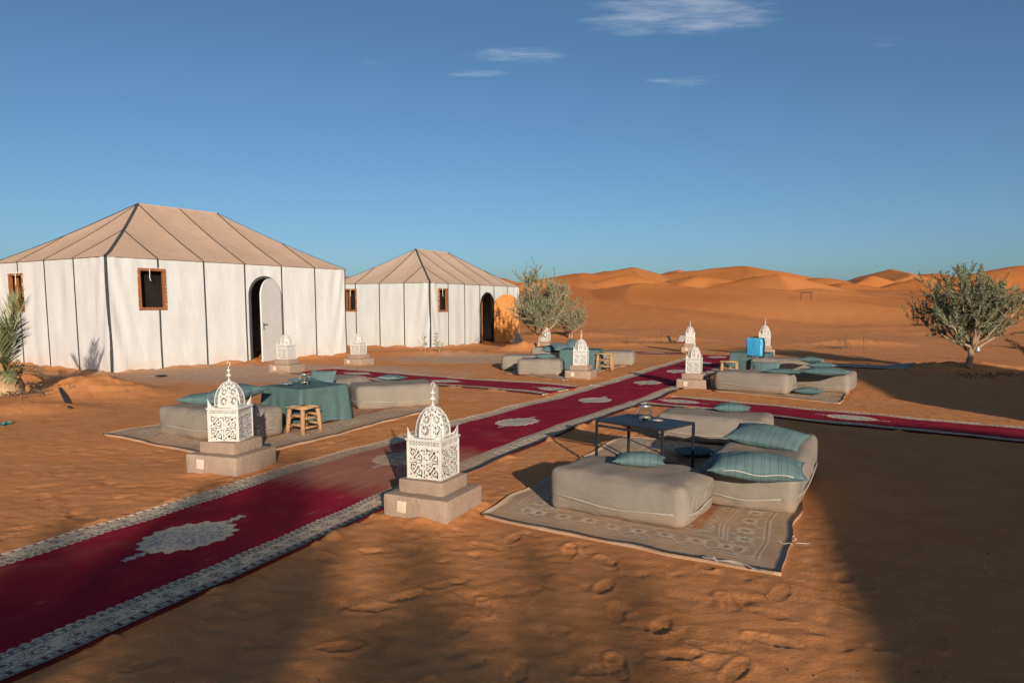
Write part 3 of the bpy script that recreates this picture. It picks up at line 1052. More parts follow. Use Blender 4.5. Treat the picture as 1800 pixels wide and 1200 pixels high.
        mb.tube([wp(ac - .06, .04, z1 + .02), wp(ac - .065, .045, z1 - .12), wp(ac - .075, .05, z1 - .20), wp(ac - .05, .05, z1 - .27)], .008, 5)
        mb.build('tie_cord', m_cord, wo)
        if sd_ == 1:
            mb = MB()
            for (a_, ww) in ((ac + hw_ * .35, .05), (ac + hw_ * .78, .05)):
                mb.box(wp(a_, -.10, (z0 + z1) / 2), (.04, ww, z1 - z0 - .1))
            mb.build('casement', m_wood, wo)
    # door
    if door:
        ac, hw_, hh = door
        fr = MB(); arc = [(ac - hw_, -.08)] + [(ac - hw_ * math.cos(t), hh - hw_ + hw_ * math.sin(t)) for t in np.linspace(0, math.pi, 21)] + [(ac + hw_, -.08)]
        for (p, q) in zip(arc[:-1], arc[1:]):
            def rad(pt, k):
                x, z = pt
                if z < hh - hw_: return (x + k * (1 if x > ac else -1), z)
                dx_, dz_ = x - ac, z - (hh - hw_); l = math.hypot(dx_, dz_); return (x + dx_ / l * k, z + dz_ / l * k)
            P = []
            for pt in (p, q):
                i_, o_ = rad(pt, -.03), rad(pt, .035)
                P += [(i_[0], -.03, i_[1]), (o_[0], -.03, o_[1]), (o_[0], .08, o_[1]), (i_[0], .08, i_[1])]
            fr.add(P, [(0, 1, 5, 4), (1, 2, 6, 5), (2, 3, 7, 6), (3, 0, 4, 7)])
        fo = fr.build('door_frame', m_seam if not curtain else m_dark, root)
        mb = MB(); mb.box((ac, .03, -.02), (2 * hw_, .16, .08)); mb.build('threshold', m_wood, root)
        # arched leaf hinged on the far jamb, swung outwards
        lw = 2 * hw_ - .03
        lf = MB(); out = [(0, .02)] + [(lw / 2 + lw / 2 * math.cos(t), hh - hw_ - .02 + (lw / 2) * math.sin(t)) for t in np.linspace(math.pi, 0, 21)][0:] + [(lw, .02)]
        out = [(0, .02)] + [(lw / 2 - lw / 2 * math.cos(t), hh - hw_ - .02 + lw / 2 * math.sin(t)) for t in np.linspace(0, math.pi, 21)] + [(lw, .02)]
        n = len(out)
        lf.add([(-x, -.02, z) for x, z in out] + [(-x, .02, z) for x, z in out], [tuple(range(n - 1, -1, -1)), tuple(range(n, 2 * n))] + [(i, (i + 1) % n, n + (i + 1) % n, n + i) for i in range(n)])
        lo = lf.build('door', door_mat, root, loc=(ac + hw_ - .01, -.035, 0), rot=(0, 0, R(door_ang)))
        mb = MB(); hx = -lw + .09
        for sy in (-1, 1):
            mb.tube([(hx, sy * .02, 1.05), (hx, sy * .06, 1.05), (hx + .12, sy * .065, 1.05)], .009, 6); mb.box((hx, sy * .023, 1.0), (.035, .008, .19))
        mb.build('door_handle', m_black, lo)
        mb = MB()
        for t in (.35, 1.2, 1.9):
            mb.tube([(0, 0, t), (0, 0, t + .1)], .012, 6)
        mb.build('hinge', m_black, lo)
        if curtain:
            mb = MB(); mb.grid(lambda u_, w_: (ac - hw_ + .02 + .5 * u_, .22 + .05 * math.sin(u_ * 22), .05 + (hh - .15) * w_), 30, 2)
            mb.build('door_curtain', m_curtain, root, True)
    return root


def tloc(pxy, z=0.0):
    p = G(*pxy); return (p[0], p[1], h1(*p) - .0)


LP1, WP1, EV1, RD1 = 1.25, 1.42, 2.70, 4.38
win1 = [(0, 1.08, .32, 1.50, 2.44), (1, 3.08 * WP1, .36, 1.45, 2.38)]
tl = tloc((197, 656))
tent(tl, math.atan2(.845, .535), LP1, WP1, EV1, RD1, (3.52 * LP1, .52, 2.36), win1, 'large white canvas tent on the left with tan hipped roof and pale arched door', (m_wall, m_roof), 19, m_leafdoor, True, 1)
LP2, WP2, EV2, RD2 = 1.19, 1.13, 2.37, 3.80
win2 = [(0, .70 * LP2, .27, 1.36, 2.16), (1, 3.25 * WP2, .30, 1.36, 2.16)]
tl2 = tloc((757, 613))
tent(tl2, math.atan2(.888, .46), LP2, WP2, EV2, RD2, (3.52 * LP2, .54, 2.06), win2, 'smaller white canvas tent farther back with its ochre arched door swung open', (m_wall2, m_roof2), 122, m_orange, True, 2, True)
# further tents of the camp, to the right of and behind the photographer (their shadows cross the sand on the right)
for k, (x, y, rz, lab) in enumerate(((9.2, 1.95, -30.5, 'white canvas tent outside the picture to the right of the seating'), (4.15, -7.3, -30.5, 'white canvas tent outside the picture behind the photographer'),
                                     (19.3, 10.4, -36, 'white canvas tent outside the picture beyond the right edge'))):
    tent((x, y, h1(x, y)), R(rz), LP1, WP1, EV1, RD1, None, [], lab, (m_wall, m_roof), 0, None, False, 3 + k)

# ------------------------------------------------------------------ lanterns on plinths
BW, BH = .285, .315
def seg_d(px_, py_, ax, ay, bx, by):
    dx_, dy_ = bx - ax, by - ay; t = max(0, min(1, ((px_ - ax) * dx_ + (py_ - ay) * dy_) / (dx_ * dx_ + dy_ * dy_)))
    return math.hypot(px_ - ax - t * dx_, py_ - ay - t * dy_)


def panel_hole(u, w):
    x, z = (u - .5) * BW, w * BH
    if abs(x) > BW / 2 - .012: return False
    if z > .258:
        if .262 < z < .270 or .284 < z < .292:
            return abs((x % .026) - .013) < .006
        if .271 < z < .283: return abs(((x + .013) % .026) - .013) < .004
        return False
    if z < .016 or z > .246: return False
    # centre cross of dashes with a boss in the middle
    zc = z - .131
    if abs(x) < .0045: return abs(zc) > .018 and (zc % .05) > .012
    if abs(zc) < .0045: return abs(x) > .022 and (x % .06) > .012
    qx, qz = abs(x) - .068, abs(zc) - .058
    s = 1 if x * zc > 0 else -1
    p, q = qx * s, qz
    # slanted bar with two blobs, two hooks round it
    if seg_d(p, q, -.017, -.022, .017, .022) < .0046: return True
    if math.hypot(p - .018, q - .023) < .0112 or math.hypot(p + .018, q + .023) < .0112: return True
    for sg in (1, -1):
        a, b_ = p * sg - .026, q * sg + .018
        r = math.hypot(a, b_); an = math.degrees(math.atan2(b_, a))
        if abs(r - .0215) < .0043 and not (100 < an < 190): return True
        if math.hypot(p * sg - .022, q * sg + .012) < .008: return True
        if math.hypot(p * sg - .048, q * sg - .036) < .0075 or math.hypot(p * sg - .045, q * sg + .045) < .0075: return True
        if math.hypot(p * sg - .002, q * sg - .046) < .006: return True
    return False


RD, DH = .128, .235
def dome_r(t): return RD * (1 - t ** 2.3) ** .62 * (1 + .03 * math.sin(math.pi * t)) + .002


def dome_hole(u, w):
    if w < .05 or w > .93 or u < .07 or u > .93: return False
    wid = dome_r(w) * .765
    x = (u - .5) * wid; z = w * DH
    for (zc, rr) in ((.058, .040), (.138, .032)):
        dx_, dz_ = x, (z - zc) * 1.0
        r = math.hypot(dx_, dz_); an = math.atan2(dz_, dx_)
        if .30 * rr < r < .92 * rr and abs(((an / (math.pi / 5)) % 1) - .5) < .29 * (1.25 - abs(r / rr - .6)): return True
    if .185 < z < .2: return abs(x) < .006
    return abs(abs(x) - wid * .36) < .005 and (z % .036) > .02 and (z < .02 or .09 < z < .11 or z > .165)


def lantern_meshes():
    ms = {}
    mb = MB(); mb.grid(lambda u, w: ((u - .5) * BW, -BW / 2, w * BH), 72, 80, keep=lambda u, w: not panel_hole(u, w)); ms['side_panel'] = mb.mesh('side_panel')
    mb = MB()
    def dp(u, w):
        a = (u - .5) * math.pi / 4; r = dome_r(w); c = r * math.cos(math.pi / 8)
        return (c * math.tan(a), -c, BH + .002 + w * DH)
    mb.grid(dp, 34, 70, keep=lambda u, w: not dome_hole(u, w)); ms['dome_facet'] = mb.mesh('dome_facet')
    mb = MB(); e = BW / 2 + .006
    for s in (-1, 1):
        mb.box((0, s * e, BH - .01), (2 * e + .012, .012, .013)); mb.box((s * e, 0, BH - .01), (.012, 2 * e - .012, .013))
        mb.box((0, s * (BW / 2 + .003), .006), (BW + .012, .007, .012)); mb.box((s * (BW / 2 + .003), 0, .006), (.007, BW, .012))
        for s2 in (-1, 1): mb.box((s * BW / 2, s2 * BW / 2, BH / 2 - .01), (.011, .011, BH - .03))
    for k in range(13):
        for s in (-1, 1):
            t = -e + 2 * e * k / 12
            mb.lathe([(.0001, .004), (.004, .002), (.0045, -.003)], 6, (t, s * e, BH - .0)); mb.lathe([(.0001, .004), (.004, .002), (.0045, -.003)], 6, (s * e, t, BH - .0))
    ms['frame'] = mb.mesh('frame')
    mb = MB(); n = 24; h = BW / 2
    vs = [(RD * .95 * math.cos(2 * math.pi * k / n), RD * .95 * math.sin(2 * math.pi * k / n), BH - .003) for k in range(n)]
    vo = []
    for k in range(n):
        c, s = math.cos(2 * math.pi * k / n), math.sin(2 * math.pi * k / n); m_ = h / max(abs(c), abs(s)); vo.append((c * m_, s * m_, BH - .003))
    mb.add(vs + vo, [(k, (k + 1) % n, n + (k + 1) % n, n + k) for k in range(n)]); ms['top_plate'] = mb.mesh('top_plate')
    mb = MB()
    N = 10
    for axis in (0, 1):
        P = []
        for i in range(N + 1):
            t = i / N; hgt = .088 * (1 - t) ** 2.1 + .002
            x = t * .072
            P.append((x, hgt))
        for i in range(N):
            (x0, h0), (x1, h1_) = P[i], P[i + 1]
            if axis == 0: V_ = [(-h + x0, -h, BH), (-h + x1, -h, BH), (-h + x1, -h, BH + h1_), (-h + x0, -h, BH + h0)]
            else: V_ = [(-h, -h + x0, BH), (-h, -h + x1, BH), (-h, -h + x1, BH + h1_), (-h, -h + x0, BH + h0)]
            mb.add(V_, [(0, 1, 2, 3)])
    ms['corner_crest'] = mb.mesh('corner_crest')
    mb = MB()
    t = BH + DH
    for k in range(8):
        a = math.pi / 8 + k * math.pi / 4
        pts = [((dome_r(w) + .001) * math.cos(a), (dome_r(w) + .001) * math.sin(a), BH + .002 + w * DH) for w in np.linspace(0, 1, 12)]
        mb.tube(pts, .004, 4, False)
    ms['dome_rib'] = mb.mesh('dome_rib')
    mb = MB()
    mb.lathe([(.016, -.012), (.013, .004), (.006, .018), (.005, .034), (.012, .040), (.029, .053), (.012, .066), (.005, .071), (.005, .082), (.010, .087), (.022, .098), (.010, .109), (.004, .114), (.004, .128)], 16, (0, 0, t))
    pts = [(0, 0, t + .124)] + [(.004 + .017 * math.sin(a) * (1 - .05 * a) - .004, 0, t + .160 - .024 * math.cos(a) * (1 - .085 * a)) for a in np.linspace(0.0, 5.2, 22)]
    mb.tube(pts, [.0042] * 10 + list(np.linspace(.0042, .0025, 13)), 6)
    ms['finial'] = mb.mesh('finial', True)
    return ms


LM = lantern_meshes()
LM2 = {k: (v.copy() if k != 'x' else v) for k, v in LM.items()}
for v in LM.values(): v.materials.append(m_white)
for v in LM2.values(): v.materials.append(m_grey)


def lantern(loc, rz, sc, label, ms=LM, group='pierced metal lanterns around the seating'):
    r = empty('moroccan_lantern', loc, rz, sc); tag(r, label, 'lantern', group)
    for k in range(4):
        link(ms['side_panel'], 'side_panel', None, r, rot=(0, 0, k * math.pi / 2)); link(ms['corner_crest'], 'corner_crest', None, r, rot=(0, 0, k * math.pi / 2))
    for k in range(8): link(ms['dome_facet'], 'dome_panel', None, r, rot=(0, 0, k * math.pi / 4))
    for nm in ('frame', 'top_plate', 'dome_rib', 'finial'): link(ms[nm], nm, None, r)
    return r


def plinth(loc, rz, sc, label, plate=(0, -.12)):
    r = empty('lantern_plinth', loc, rz, sc); tag(r, label, 'plinth', 'two-step rendered plinths under the lanterns')
    def blk(w, h, z, name, seed):
        mb = MB(); n = 8
        rn = np.random.RandomState(seed)
        for (ax, s) in ((0, 1), (0, -1), (1, 1), (1, -1), (2, 1)):
            def fn(u, v, ax=ax, s=s):
                a, b_ = (u * 2 - 1), (v * 2 - 1)
                if ax == 0: p = [s, a * s, b_]
                elif ax == 1: p = [-a * s, s, b_]
                else: p = [a, b_, 1]
                q = np.array(p) * np.array([w / 2, w / 2, h / 2])
                rr = .018; inn = np.clip(q, -np.array([w / 2, w / 2, h / 2]) + rr, np.array([w / 2, w / 2, h / 2]) - rr); dv = q - inn; l = np.linalg.norm(dv)
                if l > rr: q = inn + dv / l * rr
                q = q + .006 * np.array([float(perlin(np.array(q[1] * 7 + seed), np.array(q[2] * 7), 91)), float(perlin(np.array(q[0] * 7 + seed), np.array(q[2] * 7), 92)), float(perlin(np.array(q[0] * 8 + seed), np.array(q[1] * 8), 93)) * .8])
                return (q[0], q[1], q[2] + h / 2 + z)
            mb.grid(fn, n * 2, n)
        return mb.build(name, m_plinth, r, True)
    blk(.60, .24, -.05, 'lower_step', 3); blk(.42, .12, .185, 'upper_step', 8)
    pl_ = MB().box((0, 0, 0), (.085, .02, .098)).build('switch_plate', m_card, r, loc=(plate[1], -.305, .10), rot=(0, R(3), 0)); bevel(pl_, .008)
    return r


RZ = math.atan2(-.42, .907)      # everything on the terrace is squared to the carpets
LAN = [  # px of plinth centre on the ground, lantern scale, plinth scale, labels
    ((763, 898), 1.0, .93, 'nearest white pierced lantern, beside the crimson runner at centre', 'nearest two-step plinth, at the edge of the wide crimson runner'),
    ((409, 823), 1.04, .98, 'white pierced lantern in front of the left pouf and teal table', 'two-step plinth at the front corner of the left lounge rug'),
    ((505, 653), 1.10, 1.0, 'white pierced lantern standing before the open door of the large tent', 'two-step plinth before the large tent door'),
    ((631, 641), 1.02, .95, 'white pierced lantern at the right end of the large tent', 'low two-step plinth between the two tents'),
    ((1021, 664), 1.03, .95, 'white pierced lantern in front of the teal table by the olive tree', 'two-step plinth beside the middle lounge group and wooden stool'),
    ((1219, 681), .93, .95, 'white pierced lantern at the right of the main runner, by the wooden stool', 'two-step plinth between main runner and the suitcase lounge group'),
    ((1212, 618), 1.04, .95, 'far white pierced lantern at the far end of the main runner, left of the suitcase', 'far two-step plinth left of the main runner end'),
    ((1343, 625), 1.16, 1.0, 'far white pierced lantern rising behind the blue suitcase', 'far two-step plinth hidden behind the blue suitcase'),
    ((959, 609), 1.0, .75, 'white pierced lantern behind the middle olive trunk', 'low plinth behind the middle olive trunk'),
]
for i, (pxy, s1, s2, lb, pb) in enumerate(LAN):
    p = G(*pxy); z = h1(*p); rz = RZ + R((0, 6, 3, -4, 4, 2, 5, 0, 2)[i]) + (R(8) if i in (6, 7) else 0)
    plinth((p[0], p[1], z), rz, s2, pb)
    lantern((p[0], p[1], z + (.297) * s2), rz + R((2, 14, -3, 2, 8, 0, 3, -4, 0)[i]), s1, lb)
p = G(910, 612)
lantern((p[0], p[1], h1(*p) - .0), RZ - .2, 1.0, 'grey metal pierced lantern standing on sand by the ochre door', LM2)

# ------------------------------------------------------------------ poufs and pillows
def rounded(a, b_, h, r, n=(18, 12, 7), bulge=.018, seed=0, sag=None):
    mb = MB(); hs = np.array([a / 2, b_ / 2, h / 2])
    def put_(p):
        q = np.array(p) * hs
        inn = np.clip(q, -hs + r, hs - r); dv = q - inn; l = np.linalg.norm(dv)
        if l > 1e-9 and np.count_nonzero(np.abs(dv) > 1e-9) > 1: q = inn + dv / l * min(l, r)
        m_ = np.array(p)
        q[0] += bulge * m_[0] * (1 - m_[1] ** 2) * (1 - m_[2] ** 2) * 1.4
        q[1] += bulge * m_[1] * (1 - m_[0] ** 2) * (1 - m_[2] ** 2) * 1.4
        q[2] += bulge * max(0, m_[2]) * (1 - m_[0] ** 2) * (1 - m_[1] ** 2) * 1.5
        wr = .015 * float(perlin(np.array(q[0] * 4 + seed * 3.3), np.array(q[1] * 4 + q[2] * 3), 95)) + .007 * float(perlin(np.array(q[0] * 9 + seed), np.array(q[1] * 9 + q[2] * 12), 96))
        q = q + wr * m_ / max(.3, np.abs(m_).max())
        if sag is not None: q[2] += sag(q[0], q[1]) * (q[2] + h / 2) / h
        return (q[0], q[1], q[2] + h / 2)
    for (ax, s) in ((0, 1), (0, -1), (1, 1), (1, -1), (2, 1), (2, -1)):
        def fn(u, v, ax=ax, s=s):
            A, B = u * 2 - 1, v * 2 - 1
            # denser sampling towards the edges
            A = math.sin(A * math.pi / 2) * .55 + A * .45; B = math.sin(B * math.pi / 2) * .55 + B * .45
            if ax == 0: return put_([s, A * s, B])
            if ax == 1: return put_([-A * s, s, B])
            return put_([A * s, B, s])
        mb.grid(fn, n[1] if ax == 0 else n[0], n[1] if ax == 2 else n[2])
    me = mb.mesh('rounded', True)
    import bmesh
    bm = bmesh.new(); bm.from_mesh(me); bmesh.ops.remove_doubles(bm, verts=bm.verts, dist=1e-4); bmesh.ops.recalc_face_normals(bm, faces=bm.faces); bm.to_mesh(me); bm.free()
    return me


def pouf(c, ang, a, b_, h, label, seed, sag=None, dz=.012):
    r = empty('floor_pouf', (c[0], c[1], h1(*c) + dz), ang); tag(r, label, 'pouf', 'grey woven floor poufs')
    sg = sag or (lambda x, y: -.022 * math.exp(-(((x - .2 * math.sin(seed * 2.1)) / .3) ** 2 + (y / .22) ** 2)))
    me = rounded(a, b_, h, .07, (26, 16, 9), seed=seed, sag=sg); me.name = 'body'
    link(me, 'body', m_pouf, r)
    pts = []
    n = 44
    for k in range(n + 1):
        t = 2 * math.pi * k / n
        ex = 7.0; c_, s_ = math.cos(t), math.sin(t); m_ = (abs(c_) ** ex + abs(s_) ** ex) ** (-1 / ex)
        x, y = c_ * m_, s_ * m_
        bx = a / 2 + .018 * 1.25 * (1 - y * y) + .010; by = b_ / 2 + .018 * 1.25 * (1 - x * x) + .010
        pts.append((x * bx, y * by, .118 + .012 * math.sin(t * 2 + seed) + .01 * math.sin(t * 5)))
    mb = MB(); mb.tube(pts, .008, 6, False); mb.build('piping', m_pipe, r, True)
    return r


def pillow(c, z, ang, a, b_, t, label, tilt=(0, 0), seed=0, zip_=False, grp='teal striped cushions on the poufs'):
    mb = MB()
    def P(u, v, s):
        x, y = u * 2 - 1, v * 2 - 1
        x = math.sin(x * math.pi / 2) * .4 + x * .6; y = math.sin(y * math.pi / 2) * .4 + y * .6
        px_ = a / 2 * x * (1 - .09 * (1 - y * y)); py_ = b_ / 2 * y * (1 - .09 * (1 - x * x))
        f = max(0, (1 - x * x) * (1 - y * y)) ** .52
        w = 1 + .22 * float(perlin(np.array(x * 1.6 + seed * 2.7), np.array(y * 1.6 + s), 97)) + .08 * float(perlin(np.array(x * 5 + seed), np.array(y * 4), 98))
        return (px_, py_, s * t / 2 * f * w + (t * .0))
    for s in (1, -1): mb.grid(lambda u, v: P(u if s > 0 else 1 - u, v, s), 20, 16)
    me = mb.mesh('cover', True)
    import bmesh
    bm = bmesh.new(); bm.from_mesh(me); bmesh.ops.remove_doubles(bm, verts=bm.verts, dist=1e-4); bmesh.ops.recalc_face_normals(bm, faces=bm.faces); bm.to_mesh(me); bm.free()
    r = empty('cushion', (c[0], c[1], z + t * .40), ang); r.rotation_euler = (tilt[0], tilt[1], ang)
    tag(r, label, 'cushion', grp)
    link(me, 'cover', m_teal, r)
    mb = MB(); pts = []
    for k in range(49):
        q = k / 48 * 4; e_, f_ = int(q) % 4, q % 1; f_ = f_ * 2 - 1
        x, y = [(f_, -1), (1, f_), (-f_, 1), (-1, -f_)][e_]
        pts.append((a / 2 * x * (1 - .09 * (1 - y * y)), b_ / 2 * y * (1 - .09 * (1 - x * x)), 0))
    mb.tube(pts, .004, 5, False); mb.build('piping', m_teal, r, True)
    if zip_:
        mb = MB(); pts = [(-a * .36 + a * .72 * k / 10, -b_ / 2 * (1 - .09 * (1 - (-.72 + 1.44 * k / 10) ** 2)) - .004, .012 * math.sin(k * .9) + .004) for k in range(11)]
        mb.tube(pts, .0045, 5); mb.build('zipper', m_zip, r, True)
    return r


def qv(pa, pb, pc, z=0.0):
    """footprint from three ground pixels: front-left, front-right, back-right -> centre, angle, a, b"""
    A, B, C = G(*pa, z), G(*pb, z), G(*pc, z)
    e = (B - A) / np.linalg.norm(B - A); n = np.array([-e[1], e[0]])
    return (A + C) / 2, math.atan2(e[1], e[0]), np.linalg.norm(B - A), abs(np.dot(C - B, n))


def at(c, ang, x, y):
    return np.array([c[0] + x * math.cos(ang) - y * math.sin(ang), c[1] + x * math.sin(ang) + y * math.cos(ang)])


# --- near group on the right
c, an, a, b_ = qv((966, 897), (1204, 941), (1252, 898))
b_ = max(b_, .66); P1 = (c, an)
pouf(c, an, a, b_, .325, 'nearest grey pouf with one small teal cushion on it', 1)
p = at(c, an, .02, .10); pillow(p, h1(*p) + .345, an + .35, .40, .26, .12, 'small teal cushion on the nearest pouf', seed=1)
c2 = G(1398, 909) + np.array([.42, .80]) * .90 - np.array([.885, -.465]) * .36
an2 = math.atan2(.465, .885) * -1
sagf = lambda x, y: -.055 * math.exp(-((x / .3) ** 2 + (y / .25) ** 2)) - .03 * math.exp(-((x / .4) ** 2 + ((y + .55) / .3) ** 2))
pouf(c2, an2, .74, 1.80, .345, 'long grey pouf at right of the near rug carrying two large teal cushions', 2, sagf)
p = G(1330, 820, .41); pillow(p, h1(*p) + .325, an2 + .16, .68, .40, .20, 'large teal cushion with a pale zipper on the long near pouf', (.10, .03), seed=2, zip_=True)
p = G(1349, 764, .43); pillow(p, h1(*p) + .335, an2 - .12, .66, .50, .18, 'large teal cushion at the middle of the long near pouf', (.12, .08), seed=3)
c3 = G(1152, 776) + np.array([.885, -.465]) * .60 + np.array([.465, .885]) * .36
pouf(c3, an2, 1.22, .72, .315, 'grey pouf behind the black metal table', 3)
p = at(c3, an2, .16, .18); pillow(p, h1(*p) + .335, an2 + .1, .42, .27, .12, 'small teal cushion on the pouf behind the black table', seed=4)
p = G(1222, 806); pillow(p, h1(*p) + .03, an2 + .6, .40, .28, .10, 'small teal cushion lying on the rug under the black table', seed=5)

# black metal side table
A, B, C = G(1059, 743, .45), G(1181, 761, .45), G(1207, 742, .45)
e = (B - A) / np.linalg.norm(B - A); tc = (A + C) / 2; ta = math.atan2(e[1], e[0]); tw, td = np.linalg.norm(B - A), .56
tz = h1(*tc) + .016
t = empty('metal_table', (tc[0], tc[1], tz), ta); tag(t, 'black square-tube metal side table on the near rug', 'table')
bevel(MB().box((0, 0, .447), (tw, td, .022)).build('table_top', m_black, t), .003)
for sx in (-1, 1):
    for sy in (-1, 1): MB().box((sx * (tw / 2 - .012), sy * (td / 2 - .012), .218), (.022, .022, .436)).build('leg', m_black, t)
    MB().box((sx * (tw / 2 - .012), 0, .013), (.02, td - .048, .02)).build('stretcher', m_black, t)
MB().box((0, td / 2 - .012, .013), (tw - .048, .02, .02)).build('stretcher', m_black, t)
MB().box((0, -td / 2 + .012, .40), (tw - .048, .018, .02)).build('apron', m_black, t)


def jar(x, y, z, s, label):
    r = empty('candle_jar', (x, y, z), .4, s); tag(r, label, 'jar', 'round glass candle jars')
    MB().lathe([(.0005, .0), (.04, .0), (.062, .018), (.074, .05), (.070, .085), (.050, .112), (.044, .120), (.046, .140), (.049, .148), (.045, .150), (.042, .140), (.040, .121), (.046, .110), (.066, .084), (.070, .05), (.058, .021), (.0005, .006)], 28).build('glass', m_glass, r, True)
    MB().lathe([(.0005, .008), (.052, .022), (.055, .036), (.0005, .040)], 20).build('wax', m_wax, r, True)
    MB().lathe([(.050, .125), (.0525, .127), (.0525, .142), (.050, .144)], 24).build('neck_band', m_plate, r, True)
    return r


def dish(x, y, z, s, label, mat):
    o = MB().lathe([(.0005, .004), (.045, .004), (.055, .010), (.082, .016), (.084, .020), (.078, .020), (.052, .014), (.03, .016), (.012, .028), (.0005, .030)], 28).build('dish', mat, None, True, (x, y, z)); o.scale = (s, s, s)
    return tag(o, label, 'dish')


p = at(tc, ta, -.02, .03); jar(p[0], p[1], tz + .459, 1.05, 'round glass jar standing on the black metal table')
p = at(tc, ta, .11, .06); dish(p[0], p[1], tz + .459, .62, 'small pale saucer beside the glass jar on the black table', m_white)


def stool(p, rz, s, label):
    r = empty('wooden_stool', (p[0], p[1], h1(*p) + .008), rz, s); tag(r, label, 'stool', 'rustic stools with rush seats')
    h_, w0, w1 = .35, .168, .140
    def lp(sx, sy, z): k = w0 + (w1 - w0) * z / h_; return Vector((sx * k, sy * k * .92, z))
    for sx in (-1, 1):
        for sy in (-1, 1):
            mb = MB(); mb.tube([lp(sx, sy, 0), lp(sx, sy, .12), lp(sx, sy, .25), lp(sx, sy, h_ + .02)], [.034, .032, .035, .030], 9); mb.build('leg', m_stoolwood, r, True)
    for zz in (.095, .225):
        for (a_, b2_) in (((-1, -1), (1, -1)), ((-1, 1), (1, 1)), ((-1, -1), (-1, 1)), ((1, -1), (1, 1))):
            k = .0 if a_[1] == b2_[1] else .035
            mb = MB(); mb.tube([lp(*a_, zz + k), (lp(*a_, zz + k) + lp(*b2_, zz + k)) / 2, lp(*b2_, zz + k)], [.014, .019, .014], 7); mb.build('rung', m_stoolwood, r, True)
    mb = MB()
    n = 14
    for q in range(4):
        M = Matrix.Rotation(q * math.pi / 2, 3, 'Z')
        for k in range(n):
            d_ = .182 * (k + .5) / n
            P = [Vector((-d_, -d_, h_ + .012 + .006 * math.sin(k * 2.4))), Vector((0, -d_ * 1.0, h_ + .022)), Vector((d_, -d_, h_ + .012 + .006 * math.sin(k * 2.4 + 1)))]
            mb.tube([M @ p_ for p_ in P], .0085, 5)
    mb.build('rush_seat', m_rush, r, True)
    return r


def cloth_table(p, rz, L_, W_, h_, label, seed=0):
    r = empty('draped_table', (p[0], p[1], h1(*p) + .014), rz); tag(r, label, 'table', 'low tables under teal cloths')
    mb = MB()
    N = 96; K = 12
    ring = []
    for j in range(K + 1):
        t = j / K
        row = []
        for i in range(N):
            q = i / N * 4; e_, f_ = int(q) % 4, (q % 1) * 2 - 1
            x, y = [(f_, -1), (1, f_), (-f_, 1), (-1, -f_)][e_]
            corner = abs(f_) ** 8
            fl = t * (.02 + .05 * corner) + .013 * t * math.sin(i * .9 + seed + 2 * math.sin(i * .31)) * (1 - corner)
            nx = [(0, -1), (1, 0), (0, 1), (-1, 0)][e_]
            cx = x * L_ / 2 + nx[0] * fl + (x * corner * .03 * t if nx[0] == 0 else 0); cy = y * W_ / 2 + nx[1] * fl + (y * corner * .03 * t if nx[1] == 0 else 0)
            z = h_ - t * (h_ - .025 + .03 * corner - .012 * math.sin(i * .5 + seed))
            if t == 0: z = h_
            row.append((cx, cy, max(.004, z) - .008 * (t < .05)))
        ring.append(row)
    vs = [p_ for row in ring for p_ in row]; fs = []
    for j in range(K):
        for i in range(N):
            i2 = (i + 1) % N; fs.append((j * N + i, (j + 1) * N + i, (j + 1) * N + i2, j * N + i2))
    mb.add(vs, fs)
    mb.grid(lambda u, v: ((u - .5) * L_ * .999, (v - .5) * W_ * .999, h_ - .007 + .003 * math.sin(u * 9 + seed) * math.sin(v * 7)), 12, 8)
    mb.build('tablecloth', m_tealc, r, True)
    for sx in (-1, 1):
        for sy in (-1, 1): MB().box((sx * (L_ / 2 - .04), sy * (W_ / 2 - .04), h_ / 2 - .01), (.03, .03, h_ - .04)).build('leg', m_black, r)
    return r


# --- left group
cL, aL, a, b_ = qv((270, 762), (473, 795), (482, 770))
cL = G(270, 762) * .5 + G(460, 790) * .5 + np.array([.42, .9]) * .36
aL = math.atan2(*(G(460, 790) - G(270, 762))[::-1])
cL = cL + (G(270,762) - G(460,790)) * .06
pouf(cL, aL, 1.36, .78, .36, 'large grey pouf behind the left lantern carrying a stack of teal cushions', 5)
p = at(cL, aL, -.36, .10); pillow(p, h1(*p) + .345, aL + .25, .66, .46, .16, 'lower teal cushion of the pair on the left pouf', seed=6)
p = at(cL, aL, -.02, .22); pillow(p, h1(*p) + .41, aL + .12, .70, .46, .22, 'upper teal cushion of the pair on the left pouf', (.1, -.1), seed=7)
tt = (G(470, 752) + G(585, 742)) / 2 + np.array([.0, .28])
aT = math.atan2(*(G(585, 742) - G(497, 757))[::-1])
cloth_table(tt, aT, .80, .80, .50, 'low table under a teal cloth in the left lounge group', 1)
zt = h1(*tt) + .52
p = at(tt, aT, -.02, .0); jar(p[0], p[1], zt, 1.0, 'round glass jar on the teal table of the left lounge group')
p = at(tt, aT, -.24, .10); dish(p[0], p[1], zt, 1.1, 'shallow metal dish on the teal table of the left lounge group', m_plate)
stool(G(535, 760), aT + .08, .88, 'rustic wooden stool in front of the left teal table')
pB = (G(615, 712) + G(560, 700)) / 2 + np.array([-.15, .35])
aB = math.atan2(.9, .42)
pouf(pB, aB, 1.35, .72, .34, 'grey pouf behind the left teal table with two upright teal cushions', 6)
p = G(545, 683, .34); pillow(p, h1(*p) + .36, aB + 1.4, .55, .42, .15, 'rounded teal cushion lying behind the left teal table', (.25, 0), seed=8)
p = G(566, 686, .30); pillow(p, h1(*p) + .36, aB - 1.35, .42, .40, .13, 'teal cushion propped upright behind the left teal table', (1.15, .0), seed=9)
cR = G(700, 719) + np.array([-.12, .32])
